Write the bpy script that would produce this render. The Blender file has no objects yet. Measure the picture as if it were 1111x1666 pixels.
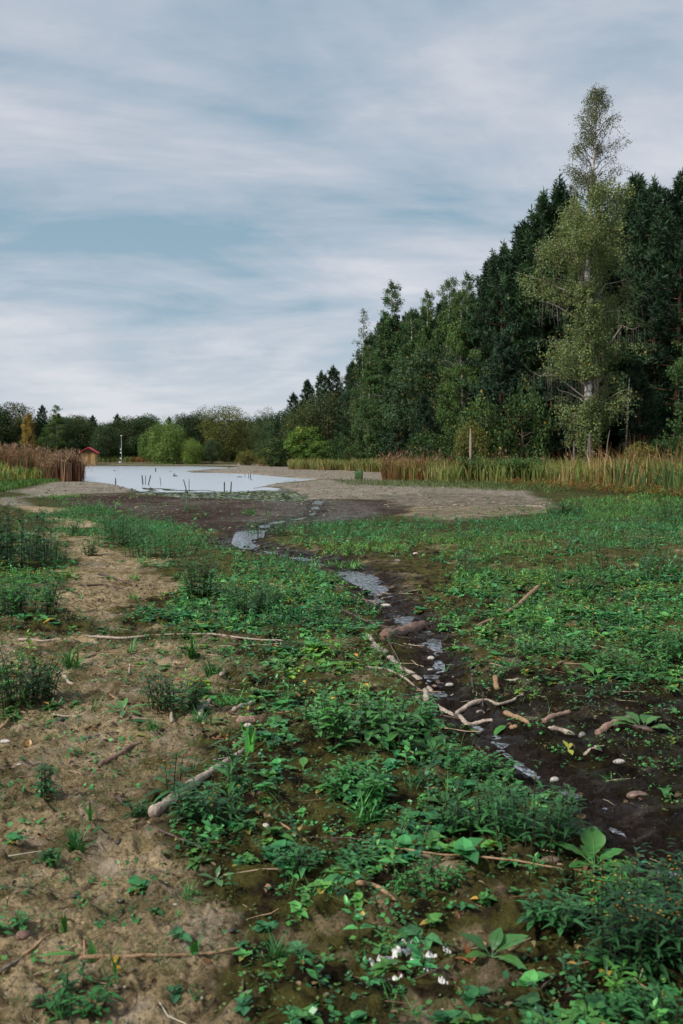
import bpy, math, random
import numpy as np
from mathutils import Vector
random.seed(7)
R = np.random.RandomState(11)
S = bpy.context.scene
COL = S.collection
PI = math.pi

# ------------------------------------------------------------------ camera
F = 1620.0
CX, CY = 555.5, 833.0
PITCH = math.atan(91.0 / F)
CAMZ = 1.5
cam_data = bpy.data.cameras.new('camera')
cam = bpy.data.objects.new('camera', cam_data)
COL.objects.link(cam)
cam.location = (0, 0, CAMZ)
cam.rotation_euler = (PI / 2 - PITCH, 0, 0)
cam_data.sensor_fit = 'VERTICAL'
cam_data.sensor_height = 36
cam_data.sensor_width = 24
cam_data.lens = 35.0
cam_data.clip_start = 0.1
cam_data.clip_end = 6000
cam_data.dof.use_dof = True
cam_data.dof.focus_distance = 9.5
cam_data.dof.aperture_fstop = 5.6
S.camera = cam

# ------------------------------------------------------------------ light, sky
SUN_V = Vector((-0.62, -0.42, 0.75)).normalized()
sun_d = bpy.data.lights.new('sun', 'SUN')
sun_d.energy = 3.6
sun_d.angle = math.radians(7)
sun_d.color = (1.0, 0.96, 0.9)
sun = bpy.data.objects.new('sun', sun_d)
COL.objects.link(sun)
sun.rotation_euler = SUN_V.to_track_quat('Z', 'Y').to_euler()
S.view_settings.view_transform = 'Standard'
S.view_settings.look = 'None'
S.view_settings.gamma = 1
S.view_settings.exposure = 0.2
S.view_settings.use_curve_mapping = False

W = bpy.data.worlds.new('World')
S.world = W
W.use_nodes = True
nt = W.node_tree
nt.nodes.clear()
def N(tree, typ, **kw):
    n = tree.nodes.new(typ)
    for k, v in kw.items():
        if k in n.inputs and not hasattr(n, k):
            n.inputs[k].default_value = v
        else:
            setattr(n, k, v)
    return n
def mth(tree, op, a, b=None, c=None):
    n = tree.nodes.new('ShaderNodeMath'); n.operation = op
    for i, v in enumerate((a, b, c)):
        if v is None: continue
        if isinstance(v, (int, float)): n.inputs[i].default_value = v
        else: tree.links.new(v, n.inputs[i])
    return n.outputs[0]
def ramp(tree, fac, stops, interp='LINEAR'):
    n = tree.nodes.new('ShaderNodeValToRGB')
    cr = n.color_ramp; cr.interpolation = interp
    while len(cr.elements) < len(stops): cr.elements.new(0.5)
    for e, (p, c) in zip(cr.elements, stops):
        e.position = p; e.color = (*c, 1) if len(c) == 3 else c
    tree.links.new(fac, n.inputs[0])
    return n.outputs[0]
def mixc(tree, fac, a, b, mode='MIX'):
    n = tree.nodes.new('ShaderNodeMix'); n.data_type = 'RGBA'; n.blend_type = mode
    n.clamp_factor = True
    for i, v in ((0, fac), (6, a), (7, b)):
        if isinstance(v, (int, float)): n.inputs[i].default_value = v
        elif isinstance(v, tuple): n.inputs[i].default_value = (*v, 1) if len(v) == 3 else v
        else: tree.links.new(v, n.inputs[i])
    return n.outputs[2]

def build_world():
    L = nt.links.new
    out = N(nt, 'ShaderNodeOutputWorld')
    bg = N(nt, 'ShaderNodeBackground'); bg.inputs['Strength'].default_value = 0.1
    sky = N(nt, 'ShaderNodeTexSky'); sky.sky_type = 'NISHITA'; sky.sun_disc = False
    sky.sun_elevation = math.asin(SUN_V.z)
    sky.sun_rotation = math.atan2(SUN_V.x, SUN_V.y) % (2 * PI)
    tc = N(nt, 'ShaderNodeTexCoord')
    sep = N(nt, 'ShaderNodeSeparateXYZ'); L(tc.outputs['Generated'], sep.inputs[0])
    x, y, z = sep.outputs
    zz = mth(nt, 'ADD', mth(nt, 'MAXIMUM', z, 0.0), 0.19)
    px = mth(nt, 'DIVIDE', x, zz)
    py = mth(nt, 'DIVIDE', y, zz)
    def noise(sx, sy, ox, oy, scale, detail, rough, dist):
        cb = N(nt, 'ShaderNodeCombineXYZ')
        L(mth(nt, 'MULTIPLY_ADD', px, sx, ox), cb.inputs[0])
        L(mth(nt, 'MULTIPLY_ADD', py, sy, oy), cb.inputs[1])
        n = N(nt, 'ShaderNodeTexNoise'); L(cb.outputs[0], n.inputs['Vector'])
        n.inputs['Scale'].default_value = scale; n.inputs['Detail'].default_value = detail
        n.inputs['Roughness'].default_value = rough; n.inputs['Distortion'].default_value = dist
        return n.outputs['Fac']
    big = noise(0.55, 1.0, 3.1, 1.7, 0.85, 5, 0.52, 0.35)
    fine = noise(0.8, 1.2, 9.0, 4.0, 3.4, 6, 0.6, 0.5)
    mid = noise(0.45, 1.4, 5.0, 8.0, 1.9, 5, 0.5, 0.8)
    cbd = N(nt, 'ShaderNodeCombineXYZ')
    L(mth(nt, 'ADD', mth(nt, 'MULTIPLY', px, 0.9), mth(nt, 'MULTIPLY', py, 0.35)), cbd.inputs[0])
    L(mth(nt, 'ADD', mth(nt, 'MULTIPLY', py, 1.1), mth(nt, 'MULTIPLY', px, -0.45)), cbd.inputs[1])
    nd = N(nt, 'ShaderNodeTexNoise'); L(cbd.outputs[0], nd.inputs['Vector'])
    nd.inputs['Scale'].default_value = 1.15; nd.inputs['Detail'].default_value = 7; nd.inputs['Roughness'].default_value = .55; nd.inputs['Distortion'].default_value = .9
    diag = nd.outputs['Fac']
    v = mth(nt, 'ADD', mth(nt, 'MULTIPLY', big, 0.55), mth(nt, 'MULTIPLY', mid, 0.27))
    v = mth(nt, 'ADD', v, mth(nt, 'MULTIPLY', fine, 0.24))
    v = mth(nt, 'SUBTRACT', v, .018)
    v = mth(nt, 'ADD', mth(nt, 'MULTIPLY', v, .62), mth(nt, 'MULTIPLY', diag, .38))
    K = 10.7
    def c(r, g, b): return (r * K, g * K, b * K)
    lo = ramp(nt, v, [(0.41, c(.20, .325, .415)), (0.455, c(.31, .395, .475)), (0.50, c(.42, .465, .53)), (0.57, c(.60, .605, .64))])
    hz = mth(nt, 'MAXIMUM', mth(nt, 'SUBTRACT', 1.0, mth(nt, 'MULTIPLY', mth(nt, 'MAXIMUM', z, 0.0), 2.6)), 0.0)
    hz = mth(nt, 'POWER', hz, 2.2)
    col = mixc(nt, mth(nt, 'MULTIPLY', hz, 0.55), lo, c(.56, .60, .655))
    top = mth(nt, 'MULTIPLY', mth(nt, 'MAXIMUM', mth(nt, 'SUBTRACT', z, 0.15), 0.0), 0.8)
    col = mixc(nt, mth(nt, 'MINIMUM', top, 0.35), col, c(.30, .385, .475))
    col = mixc(nt, 0.92, sky.outputs[0], col)
    L(col, bg.inputs['Color']); L(bg.outputs[0], out.inputs['Surface'])
build_world()

# ------------------------------------------------------------------ mapping helpers
def ray(px, py):
    sp, cp = math.sin(PITCH), math.cos(PITCH)
    a, b = px - CX, CY - py
    return a, F * cp + b * sp, -F * sp + b * cp
def G(px, py, z=0.0):
    a, f, u = ray(px, py)
    t = (z - CAMZ) / u
    return a * t, f * t
def at(px, py, Y):
    a, f, u = ray(px, py)
    t = Y / f
    return a * t, Y, CAMZ + u * t

# ------------------------------------------------------------------ numpy noise
def _hash(ix, iy, seed):
    h = (ix.astype(np.int64) * 374761393 + iy.astype(np.int64) * 668265263 + seed * 1442695041) & 0xffffffff
    h = ((h ^ (h >> 13)) * 1274126177) & 0xffffffff
    return ((h ^ (h >> 16)) & 0xffffff) / float(0xffffff)
def vnoise(x, y, seed=0):
    ix, iy = np.floor(x), np.floor(y)
    fx, fy = x - ix, y - iy
    ix = ix.astype(np.int64); iy = iy.astype(np.int64)
    sx = fx * fx * (3 - 2 * fx); sy = fy * fy * (3 - 2 * fy)
    a = _hash(ix, iy, seed); b = _hash(ix + 1, iy, seed)
    c = _hash(ix, iy + 1, seed); d = _hash(ix + 1, iy + 1, seed)
    return (a + (b - a) * sx) * (1 - sy) + (c + (d - c) * sx) * sy
def fbm(x, y, freq, octv, seed=0, gain=0.5):
    s = 0; amp = 1; tot = 0
    for o in range(octv):
        s = s + amp * (vnoise(x * freq + 17.3 * o, y * freq - 9.1 * o, seed + o) - 0.5)
        tot += amp; amp *= gain; freq *= 2.03
    return s / tot * 2
def sstep(a, b, x):
    t = np.clip((x - a) / (b - a), 0, 1)
    return t * t * (3 - 2 * t)

# regions of the place are drawn as outlines; they are compared in coordinates whose unit grows with distance
def lp(x, y):
    yy = np.maximum(y, 0.8)
    return x / yy, np.log(yy)
def sdf_poly(u, v, poly):
    P = np.array([lp(*[np.array(k) for k in G(px, py)]) for px, py in poly], dtype=float)
    best = np.full(u.shape, 1e9); inside = np.zeros(u.shape, bool)
    n = len(P)
    for i in range(n):
        ax, ay = P[i]; bx, by = P[(i + 1) % n]
        dx, dy = bx - ax, by - ay
        t = np.clip(((u - ax) * dx + (v - ay) * dy) / (dx * dx + dy * dy + 1e-12), 0, 1)
        best = np.minimum(best, (u - ax - t * dx) ** 2 + (v - ay - t * dy) ** 2)
        cond = ((ay > v) != (by > v))
        with np.errstate(divide='ignore', invalid='ignore'):
            xi = (bx - ax) * (v - ay) / (by - ay + 1e-15) + ax
        inside ^= cond & (u < xi)
    d = np.sqrt(best)
    return np.where(inside, -d, d)
def sdf_line(u, v, pts, widths):
    best = np.full(u.shape, 1e9)
    P = [tuple(float(k) for k in lp(*[np.array(q) for q in G(px, py)])) for px, py in pts]
    for i in range(len(P) - 1):
        ax, ay = P[i]; bx, by = P[i + 1]
        dx, dy = bx - ax, by - ay
        t = np.clip(((u - ax) * dx + (v - ay) * dy) / (dx * dx + dy * dy + 1e-12), 0, 1)
        w = widths[i] + (widths[i + 1] - widths[i]) * t
        best = np.minimum(best, np.sqrt((u - ax - t * dx) ** 2 + (v - ay - t * dy) ** 2) - w)
    return best

POND = [(100, 757.3), (300, 757.3), (350, 758.3), (385, 759.6), (385, 761.3), (340, 763), (300, 765.3), (310, 767), (345, 767.6), (400, 769.5), (440, 772.5), (480, 775.5), (525, 778.3),
        (490, 781.5), (440, 785.5), (415, 790.5), (400, 795), (330, 796), (260, 795), (215, 792), (185, 786.5), (150, 782.5), (133, 781.5), (80, 780), (60, 768)]
SHALLOW = [(190, 788), (260, 794), (330, 795), (400, 794), (430, 788), (470, 792), (505, 805), (500, 813), (430, 813.5), (380, 811), (300, 808.5), (240, 804.5), (205, 801.5), (215, 796)]
GREENBAND = [(228, 790.5), (300, 792), (360, 793), (418, 792.5), (400, 795.5), (330, 796.5), (265, 795), (232, 792.8)]  # dark green band on the pond's near side, ground lifted to water level
FLAT = [(105, 812), (190, 801), (240, 806), (300, 810), (380, 812.5), (440, 815), (510, 813), (560, 812), (630, 812), (660, 824), (650, 836), (560, 846), (470, 855), (430, 862), (400, 895), (360, 885), (330, 862), (250, 845), (150, 828)]
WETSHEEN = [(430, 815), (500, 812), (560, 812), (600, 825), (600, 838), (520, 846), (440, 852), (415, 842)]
SANDS = [
    ([(-500, 1035), (0, 1035), (120, 1030), (260, 1052), (400, 1055), (420, 1085), (395, 1120), (330, 1200), (300, 1250), (240, 1330), (255, 1380), (330, 1420), (390, 1480), (380, 1560), (330, 1600), (420, 1700), (380, 1900), (-1500, 1900)], .012),
    ([(85, 868), (190, 885), (275, 930), (272, 965), (215, 985), (190, 1025), (110, 1015), (80, 985), (95, 930)], .012),
    ([(20, 800), (60, 785), (140, 782), (195, 785), (225, 791), (190, 801), (110, 806), (55, 808)], .012),
    ([(10, 812), (60, 806), (60, 822), (100, 830), (60, 836), (20, 832)], .010),
    ([(75, 842), (140, 845), (150, 858), (95, 860)], .010),
    ([(410, 790), (450, 786), (530, 780), (640, 784), (760, 789), (860, 795), (900, 812), (880, 836), (740, 846), (650, 838), (660, 823), (600, 811), (510, 812), (470, 806)], .010),
    ([(300, 766), (350, 763.5), (385, 761.5), (388, 758), (330, 756.8), (100, 756.8), (100, 754.6), (420, 754.2), (450, 757), (560, 766), (650, 770), (690, 780), (640, 784), (525, 778.6), (440, 772.5), (345, 767.6)], .006),
]
GREYFLAT = [(600, 806), (700, 800), (860, 808), (905, 818), (870, 838), (740, 850), (650, 842), (665, 824)]
STREAM = [(520, 812), (500, 835), (440, 848), (408, 862), (402, 880), (440, 893), (520, 910), (590, 935), (620, 965), (655, 1000), (690, 1035), (702, 1080), (722, 1130), (780, 1180), (850, 1225), (930, 1275), (1010, 1330), (1120, 1400), (1260, 1490)]
STREAMW = [w * .80 for w in [.010, .014, .018, .030, .034, .034, .036, .038, .035, .040, .034, .030, .03, .035, .040, .044, .048, .050, .052]]
TRICKLE = STREAM
BLACK = [(700, 1130), (800, 1095), (920, 1100), (1111, 1130), (1600, 1200), (1900, 1500), (1250, 1450), (1111, 1400), (1000, 1370), (920, 1310), (840, 1270), (740, 1200)]
BROWNPATCH = [(600, 900), (690, 885), (730, 895), (690, 925), (700, 960), (790, 1010), (860, 1030), (900, 1080), (760, 1120), (690, 1060), (640, 1000), (600, 960), (540, 925), (470, 915), (430, 890), (470, 885)]
MOSS = [(560, 930), (680, 985), (760, 1010), (740, 1070), (720, 1140), (600, 1140), (500, 1110), (430, 1080), (560, 1060), (640, 1030), (600, 990)]

def zones(x, y):
    u, v = lp(x, y)
    wa = fbm(u, v, 9, 5, 3) * 0.035; wb = fbm(u, v, 9, 5, 31) * 0.035
    k = np.where(y > 40, 0.6, 1.0) * sstep(0, 1, 1.2 - y / 160)
    u2, v2 = u + wa * k, v + wb * k
    Z = {}
    ku = 0.15
    Z['pond'] = sdf_poly(u + wa * ku, v + wb * ku, POND)
    Z['shallow'] = sdf_poly(u + wa * ku, v + wb * ku, SHALLOW)
    Z['greenband'] = sdf_poly(u + wa * ku, v + wb * ku, GREENBAND)
    Z['flat'] = sdf_poly(u2, v2, FLAT)
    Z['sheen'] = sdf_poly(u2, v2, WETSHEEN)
    sand = np.zeros(u.shape)
    for p, w in SANDS:
        sand = np.maximum(sand, sstep(w * 3 if p[0][1] > 860 else w, -w * 3 if p[0][1] > 860 else -w, sdf_poly(u2, v2, p)))
    br = fbm(x, y, 2.6, 5, 51, .6)
    Z['sand'] = np.where(y < 20, np.clip(sstep(.12, .95, sand + (1.15 * br + .5 * fbm(x, y, 9, 3, 52)) * (1 - .62 * sstep(.75, 1.0, sand))), 0, 1), sand)
    Z['grey'] = sstep(.012, -.012, sdf_poly(u2, v2, GREYFLAT))
    Z['stream'] = sdf_line(u + wa * .5, v + wb * .5, STREAM, STREAMW)
    Z['trickle'] = sdf_line(u + wa * .55, v + wb * .55, TRICKLE, [w * .26 for w in STREAMW])
    Z['black'] = sstep(.03, -.03, sdf_poly(u2, v2, BLACK))
    Z['brown'] = sstep(.03, -.03, sdf_poly(u2, v2, BROWNPATCH))
    Z['moss'] = sstep(.04, -.04, sdf_poly(u2, v2, MOSS))
    return Z
WATERZ = -0.10
def bankline(x, y):     # how far into the wooded bank on the right (metres, rough)
    # edge of the wood: from (18,40) to (-8,150)
    return x - (24.5 - (y - 40) * 0.29)
def height(x, y, Z=None, parts=False):
    x = np.asarray(x, float); y = np.asarray(y, float)
    if Z is None: Z = zones(x, y)
    near = sstep(30, 8, y)
    h = 0.05 * fbm(x, y, .35, 3, 41) * sstep(60, 20, y)
    h += 0.05 * fbm(x, y, 1.7, 4, 42) * near
    lump = np.abs(fbm(x, y, 5.5, 4, 43))
    h += near * (0.016 - 0.040 * lump)
    h += near * 0.030 * fbm(x, y, 22, 3, 44, .7)
    h += near * 0.040 * np.clip(fbm(x, y, 11, 3, 47), 0, 1)
    # stream bed
    st = sstep(.07, -.03, Z['stream'])
    h -= 0.050 * st
    h -= 0.030 * sstep(.02, -.012, Z['trickle'])
    # pond
    pd = sstep(.008, -.010, Z['pond'])
    h = h * (1 - pd) - 0.30 * pd
    sh = sstep(.004, -.006, Z['shallow'])
    hs = WATERZ - 0.012 + 0.05 * fbm(x, y * .6, .8, 4, 45)
    h = h * (1 - sh) + hs * sh
    gb = sstep(.002, -.003, Z['greenband'])
    h = h * (1 - gb) + (WATERZ - .002 + .03 * fbm(x, y, .8, 3, 46)) * gb
    fl = sstep(.02, -.02, Z['flat']) * (1 - sh) * (1 - pd)
    h = h * (1 - .5 * fl) - 0.03 * fl
    # raised ground: right wooded bank, far shore, left reed bank
    b = bankline(x, y)
    h += 0.5 * sstep(-3, 9, b) * sstep(25, 42, y)
    h += 0.55 * sstep(166, 186, y) + 0.8 * sstep(186, 260, y)
    h += 0.45 * sstep(-19.5, -24, x + (y - 60) * .02) * sstep(40, 60, y) * sstep(96, 80, y)
    return h

# ------------------------------------------------------------------ mesh helpers
def mesh_np(name, V, Fs, mats=(), cols=None, smooth=False, extra=None, mi=None):
    V = np.asarray(V, np.float32); Fs = np.asarray(Fs, np.int32)
    k = Fs.shape[1]; m = bpy.data.meshes.new(name)
    m.vertices.add(len(V)); m.vertices.foreach_set('co', V.ravel())
    m.loops.add(Fs.size); m.loops.foreach_set('vertex_index', Fs.ravel())
    m.polygons.add(len(Fs)); m.polygons.foreach_set('loop_start', np.arange(0, Fs.size, k, dtype=np.int32))
    m.polygons.foreach_set('loop_total', np.full(len(Fs), k, np.int32))
    m.polygons.foreach_set('use_smooth', np.full(len(Fs), smooth, bool))
    if mi is not None: m.polygons.foreach_set('material_index', np.asarray(mi, np.int32))
    if cols is not None:
        a = m.attributes.new('Col', 'FLOAT_COLOR', 'POINT')
        c4 = np.ones((len(V), 4), np.float32); c4[:, :3] = cols
        a.data.foreach_set('color', c4.ravel())
    for nm, arr in (extra or {}).items():
        a = m.attributes.new(nm, 'FLOAT', 'POINT'); a.data.foreach_set('value', np.asarray(arr, np.float32))
    m.update(calc_edges=True)
    for x in mats: m.materials.append(x)
    return m
def obj(name, mesh, parent=None, loc=None, rz=0.0, sc=None, label=None, cat=None, group=None, kind=None):
    o = bpy.data.objects.new(name, mesh); COL.objects.link(o)
    if parent: o.parent = parent
    if loc is not None: o.location = loc
    if rz: o.rotation_euler = (0, 0, rz)
    if sc is not None: o.scale = (sc, sc, sc) if isinstance(sc, (int, float)) else sc
    if label: o['label'] = label
    if cat: o['category'] = cat
    if group: o['group'] = group
    if kind: o['kind'] = kind
    return o
class MB:
    def __init__(s): s.V = []; s.F = []; s.C = []; s.n = 0
    def add(s, V, Fs, C):
        V = np.asarray(V, float).reshape(-1, 3); Fs = np.asarray(Fs, int).reshape(-1, 3)
        C = np.asarray(C, float)
        if C.ndim == 1: C = np.tile(C, (len(V), 1))
        s.V.append(V); s.F.append(Fs + s.n); s.C.append(C); s.n += len(V)
    def get(s): return np.concatenate(s.V), np.concatenate(s.F), np.concatenate(s.C)
    def mesh(s, name, mat, smooth=False):
        V, Fs, C = s.get(); return mesh_np(name, V, Fs, [mat], C, smooth)
def tube(P, r, sides=6, cap=True, rough=0.0, seed=0, flat=1.0):
    P = np.asarray(P, float); n = len(P); r = np.broadcast_to(np.asarray(r, float), (n,)).copy()
    T = np.gradient(P, axis=0); T /= np.linalg.norm(T, axis=1)[:, None] + 1e-9
    up = np.array([0, 0, 1.0]) if abs(T[:, 2]).mean() < .8 else np.array([1.0, 0, 0])
    A = np.cross(T, up); A /= np.linalg.norm(A, axis=1)[:, None] + 1e-9
    B = np.cross(A, T)
    th = np.arange(sides) * 2 * PI / sides
    rr = r[:, None] * np.ones(sides)
    if rough:
        q = np.random.RandomState(seed)
        rr = rr * (1 + rough * (q.rand(n, sides) - .5) * 2)
    V = P[:, None, :] + rr[..., None] * (np.cos(th)[None, :, None] * A[:, None, :] + flat * np.sin(th)[None, :, None] * B[:, None, :])
    V = V.reshape(-1, 3); Fs = []
    for i in range(n - 1):
        for j in range(sides):
            a = i * sides + j; b = i * sides + (j + 1) % sides
            Fs += [(a, b, b + sides), (a, b + sides, a + sides)]
    if cap:
        V = np.vstack([V, P[0], P[-1]]); c0, c1 = len(V) - 2, len(V) - 1
        for j in range(sides):
            k = (j + 1) % sides
            Fs += [(c0, k, j), (c1, (n - 1) * sides + j, (n - 1) * sides + k)]
    return V, np.array(Fs)
def box(cx, cy, cz, sx, sy, sz):
    V = np.array([(cx + a * sx / 2, cy + b * sy / 2, cz + c * sz / 2) for c in (-1, 1) for b in (-1, 1) for a in (-1, 1)])
    Fs = [(0, 2, 3), (0, 3, 1), (4, 5, 7), (4, 7, 6), (0, 1, 5), (0, 5, 4), (2, 6, 7), (2, 7, 3), (0, 4, 6), (0, 6, 2), (1, 3, 7), (1, 7, 5)]
    return V, np.array(Fs)
def leaf(L, Wd, bend=.3, fold=.25, n=3, skew=.8):
    """leaf blade from the origin along +Y, upper side +Z"""
    V = [(0, 0, 0)]; Fs = []
    for i in range(1, n):
        t = i / n; w = Wd / 2 * math.sin(PI * t ** skew) + 1e-4
        z = -bend * L * t * t
        V += [(-w, t * L, z + fold * w), (0, t * L, z), (w, t * L, z + fold * w)]
    V.append((0, L, -bend * L)); V = np.array(V)
    Fs += [(0, 2, 1), (0, 3, 2)]
    for i in range(n - 2):
        a = 1 + 3 * i; b = a + 3
        Fs += [(a, a + 1, b + 1), (a, b + 1, b), (a + 1, a + 2, b + 2), (a + 1, b + 2, b + 1)]
    a = 1 + 3 * (n - 2); e = len(V) - 1
    Fs += [(a, a + 1, e), (a + 1, a + 2, e)]
    return V, np.array(Fs)
def rot(V, az, el=0.0, roll=0.0):
    c, s = math.cos(roll), math.sin(roll)
    x, y, z = V[:, 0], V[:, 1], V[:, 2]
    x, z = x * c + z * s, -x * s + z * c
    c, s = math.cos(el), math.sin(el)
    y, z = y * c - z * s, y * s + z * c
    c, s = math.cos(az), math.sin(az)
    return np.stack([x * c - y * s, x * s + y * c, z], 1)
def quads(C, D, Nn, L, Wd):
    """many small folded leaves: base C, direction D, normal Nn"""
    n = len(C); L = np.broadcast_to(L, (n,))[:, None]; Wd = np.broadcast_to(Wd, (n,))[:, None]
    D = D / (np.linalg.norm(D, axis=1)[:, None] + 1e-9)
    Sd = np.cross(D, Nn); Sd /= np.linalg.norm(Sd, axis=1)[:, None] + 1e-9
    V = np.stack([C, C + D * L * .5 + Sd * Wd / 2, C + D * L, C + D * L * .5 - Sd * Wd / 2], 1).reshape(-1, 3)
    b = np.arange(n)[:, None] * 4
    return V, np.concatenate([b + [0, 1, 2], b + [0, 2, 3]], 0)
def rep(c, n, k=4): return np.repeat(np.asarray(c), k, 0) if np.asarray(c).ndim == 2 else np.tile(c, (n * k, 1))

# ------------------------------------------------------------------ materials
def new_mat(name):
    m = bpy.data.materials.new(name); m.use_nodes = True; t = m.node_tree; t.nodes.clear()
    return m, t, t.nodes.new('ShaderNodeOutputMaterial')
def tex_noise(t, vec, scale, detail=4, rough=.5, dist=0):
    n = t.nodes.new('ShaderNodeTexNoise')
    if vec is not None: t.links.new(vec, n.inputs['Vector'])
    n.inputs['Scale'].default_value = scale; n.inputs['Detail'].default_value = detail
    n.inputs['Roughness'].default_value = rough; n.inputs['Distortion'].default_value = dist
    return n.outputs['Fac']
def geo_pos(t): return t.nodes.new('ShaderNodeNewGeometry').outputs['Position']
def obj_pos(t): return t.nodes.new('ShaderNodeTexCoord').outputs['Object']
def attr(t, name, out='Color'):
    n = t.nodes.new('ShaderNodeAttribute'); n.attribute_name = name; return n.outputs[out]
def bump(t, h, strength, dist, normal=None):
    b = t.nodes.new('ShaderNodeBump'); b.inputs['Strength'].default_value = strength; b.inputs['Distance'].default_value = dist
    t.links.new(h, b.inputs['Height'])
    if normal is not None: t.links.new(normal, b.inputs['Normal'])
    return b.outputs[0]
def princ(t, col, rough=.6, spec=.5, normal=None):
    p = t.nodes.new('ShaderNodeBsdfPrincipled')
    if isinstance(col, tuple): p.inputs['Base Color'].default_value = (*col, 1)
    else: t.links.new(col, p.inputs['Base Color'])
    if isinstance(rough, (int, float)): p.inputs['Roughness'].default_value = rough
    else: t.links.new(rough, p.inputs['Roughness'])
    p.inputs['Specular IOR Level'].default_value = spec
    if normal is not None: t.links.new(normal, p.inputs['Normal'])
    return p

def foliage_mat(name, rough=.5, spec=.45, trans=.25, vary=.35, nscale=1.2):
    m, t, o = new_mat(name)
    c = attr(t, 'Col')
    nz = tex_noise(t, geo_pos(t), nscale, 3)
    f = ramp(t, nz, [(.3, (1 - vary,) * 3), (.7, (1 + vary,) * 3)])
    c = mixc(t, 1.0, c, f, 'MULTIPLY')
    oi = t.nodes.new('ShaderNodeObjectInfo')
    f2 = ramp(t, oi.outputs['Random'], [(0, (.78, .85, .8)), (.5, (1, 1, 1)), (1, (1.2, 1.12, .95))])
    c = mixc(t, 1.0, c, f2, 'MULTIPLY')
    p = princ(t, c, rough, spec)
    tr = t.nodes.new('ShaderNodeBsdfTranslucent')
    t.links.new(mixc(t, 1.0, c, (1.2, 1.3, .7), 'MULTIPLY'), tr.inputs[0])
    mx = t.nodes.new('ShaderNodeMixShader'); mx.inputs[0].default_value = trans
    t.links.new(p.outputs[0], mx.inputs[1]); t.links.new(tr.outputs[0], mx.inputs[2])
    t.links.new(mx.outputs[0], o.inputs[0])
    return m
M_LEAF = foliage_mat('tree_foliage', .6, .2, .25, .3, .6)
M_NEEDLE = foliage_mat('pine_needles', .6, .25, .1, .3, .8)
M_WEED = foliage_mat('weed_leaves', .38, .42, .2, .45, 4)
M_GRASS = foliage_mat('grass_blades', .5, .4, .25, .25, 3)
M_REED = foliage_mat('reed_blades', .65, .25, .2, .3, .5)

def bark_mat(name, a, b, scale=8, stretch=(1, 1, .25), rough=.85, bumpd=.02, spec=.25, wet=False):
    m, t, o = new_mat(name)
    mp = t.nodes.new('ShaderNodeMapping'); mp.inputs['Scale'].default_value = stretch
    t.links.new(obj_pos(t), mp.inputs[0])
    n1 = tex_noise(t, mp.outputs[0], scale, 6, .65, .4)
    n2 = tex_noise(t, mp.outputs[0], scale * 5, 4, .6)
    c = ramp(t, n1, [(.32, a), (.5, tuple((x + y) / 2 for x, y in zip(a, b))), (.66, b)])
    c = mixc(t, .55, c, ramp(t, n2, [(.35, tuple(x * .35 for x in a)), (.6, b)]))
    p = princ(t, c, rough, spec, bump(t, mth(t, 'ADD', n1, mth(t, 'MULTIPLY', n2, .4)), .9, bumpd))
    t.links.new(p.outputs[0], o.inputs[0]); return m
M_BARK = bark_mat('bark_brown', (.045, .032, .024), (.13, .095, .07), 6)
M_PINEBARK = bark_mat('bark_pine', (.06, .03, .02), (.16, .085, .05), 5)
M_PALE = bark_mat('stick_pale', (.22, .16, .115), (.50, .41, .33), 14, (1, 1, 1), .75, .006)
M_TAN = bark_mat('stick_tan', (.16, .09, .045), (.42, .27, .15), 16, (1, 1, 1), .75, .006)
M_PINK = bark_mat('stick_pinkish', (.16, .08, .055), (.42, .27, .21), 22, (1, 1, 1), .75, .008)
M_DARKSTICK = bark_mat('stick_dark', (.02, .013, .009), (.11, .065, .045), 14, (1, 1, 1), .5, .006, .5)
M_ROTTEN = bark_mat('rotten_bark', (.05, .025, .018), (.30, .18, .13), 24, (1, 1, 1), .7, .015, .4)
M_GREYWOOD = bark_mat('wood_grey', (.08, .065, .055), (.27, .23, .2), 10, (1, 1, .2), .8, .01)
M_STONE = bark_mat('stone_grey', (.13, .12, .11), (.30, .28, .25), 12, (1, 1, 1), .5, .003, .5)
M_STONEPALE = bark_mat('stone_pale', (.36, .32, .27), (.62, .56, .49), 12, (1, 1, 1), .6, .003, .4)
M_STONEBROWN = bark_mat('stone_brown', (.10, .06, .045), (.22, .14, .10), 12, (1, 1, 1), .4, .003, .5)
M_CHALK = bark_mat('chalky_crust', (.45, .42, .38), (.85, .83, .80), 30, (1, 1, 1), .8, .006, .3)

def birch_bark():
    m, t, o = new_mat('birch_bark')
    mp = t.nodes.new('ShaderNodeMapping'); mp.inputs['Scale'].default_value = (1, 1, 5.5)
    t.links.new(obj_pos(t), mp.inputs[0])
    n1 = tex_noise(t, mp.outputs[0], 1.3, 5, .6)
    sep = t.nodes.new('ShaderNodeSeparateXYZ'); t.links.new(obj_pos(t), sep.inputs[0])
    low = mth(t, 'MULTIPLY', mth(t, 'MAXIMUM', mth(t, 'SUBTRACT', 4.5, sep.outputs[2]), 0), .06)
    c = ramp(t, mth(t, 'SUBTRACT', n1, low), [(.34, (.04, .03, .025)), (.45, (.22, .18, .14)), (.53, (.58, .55, .50)), (.7, (.78, .76, .71))])
    p = princ(t, c, .7, .3, bump(t, n1, .5, .03)); t.links.new(p.outputs[0], o.inputs[0]); return m
M_BIRCH = birch_bark()
M_BIRCHLIMB = bark_mat('birch_limb_bark', (.06, .045, .035), (.34, .30, .25), .5, (1, 1, 1))

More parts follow.
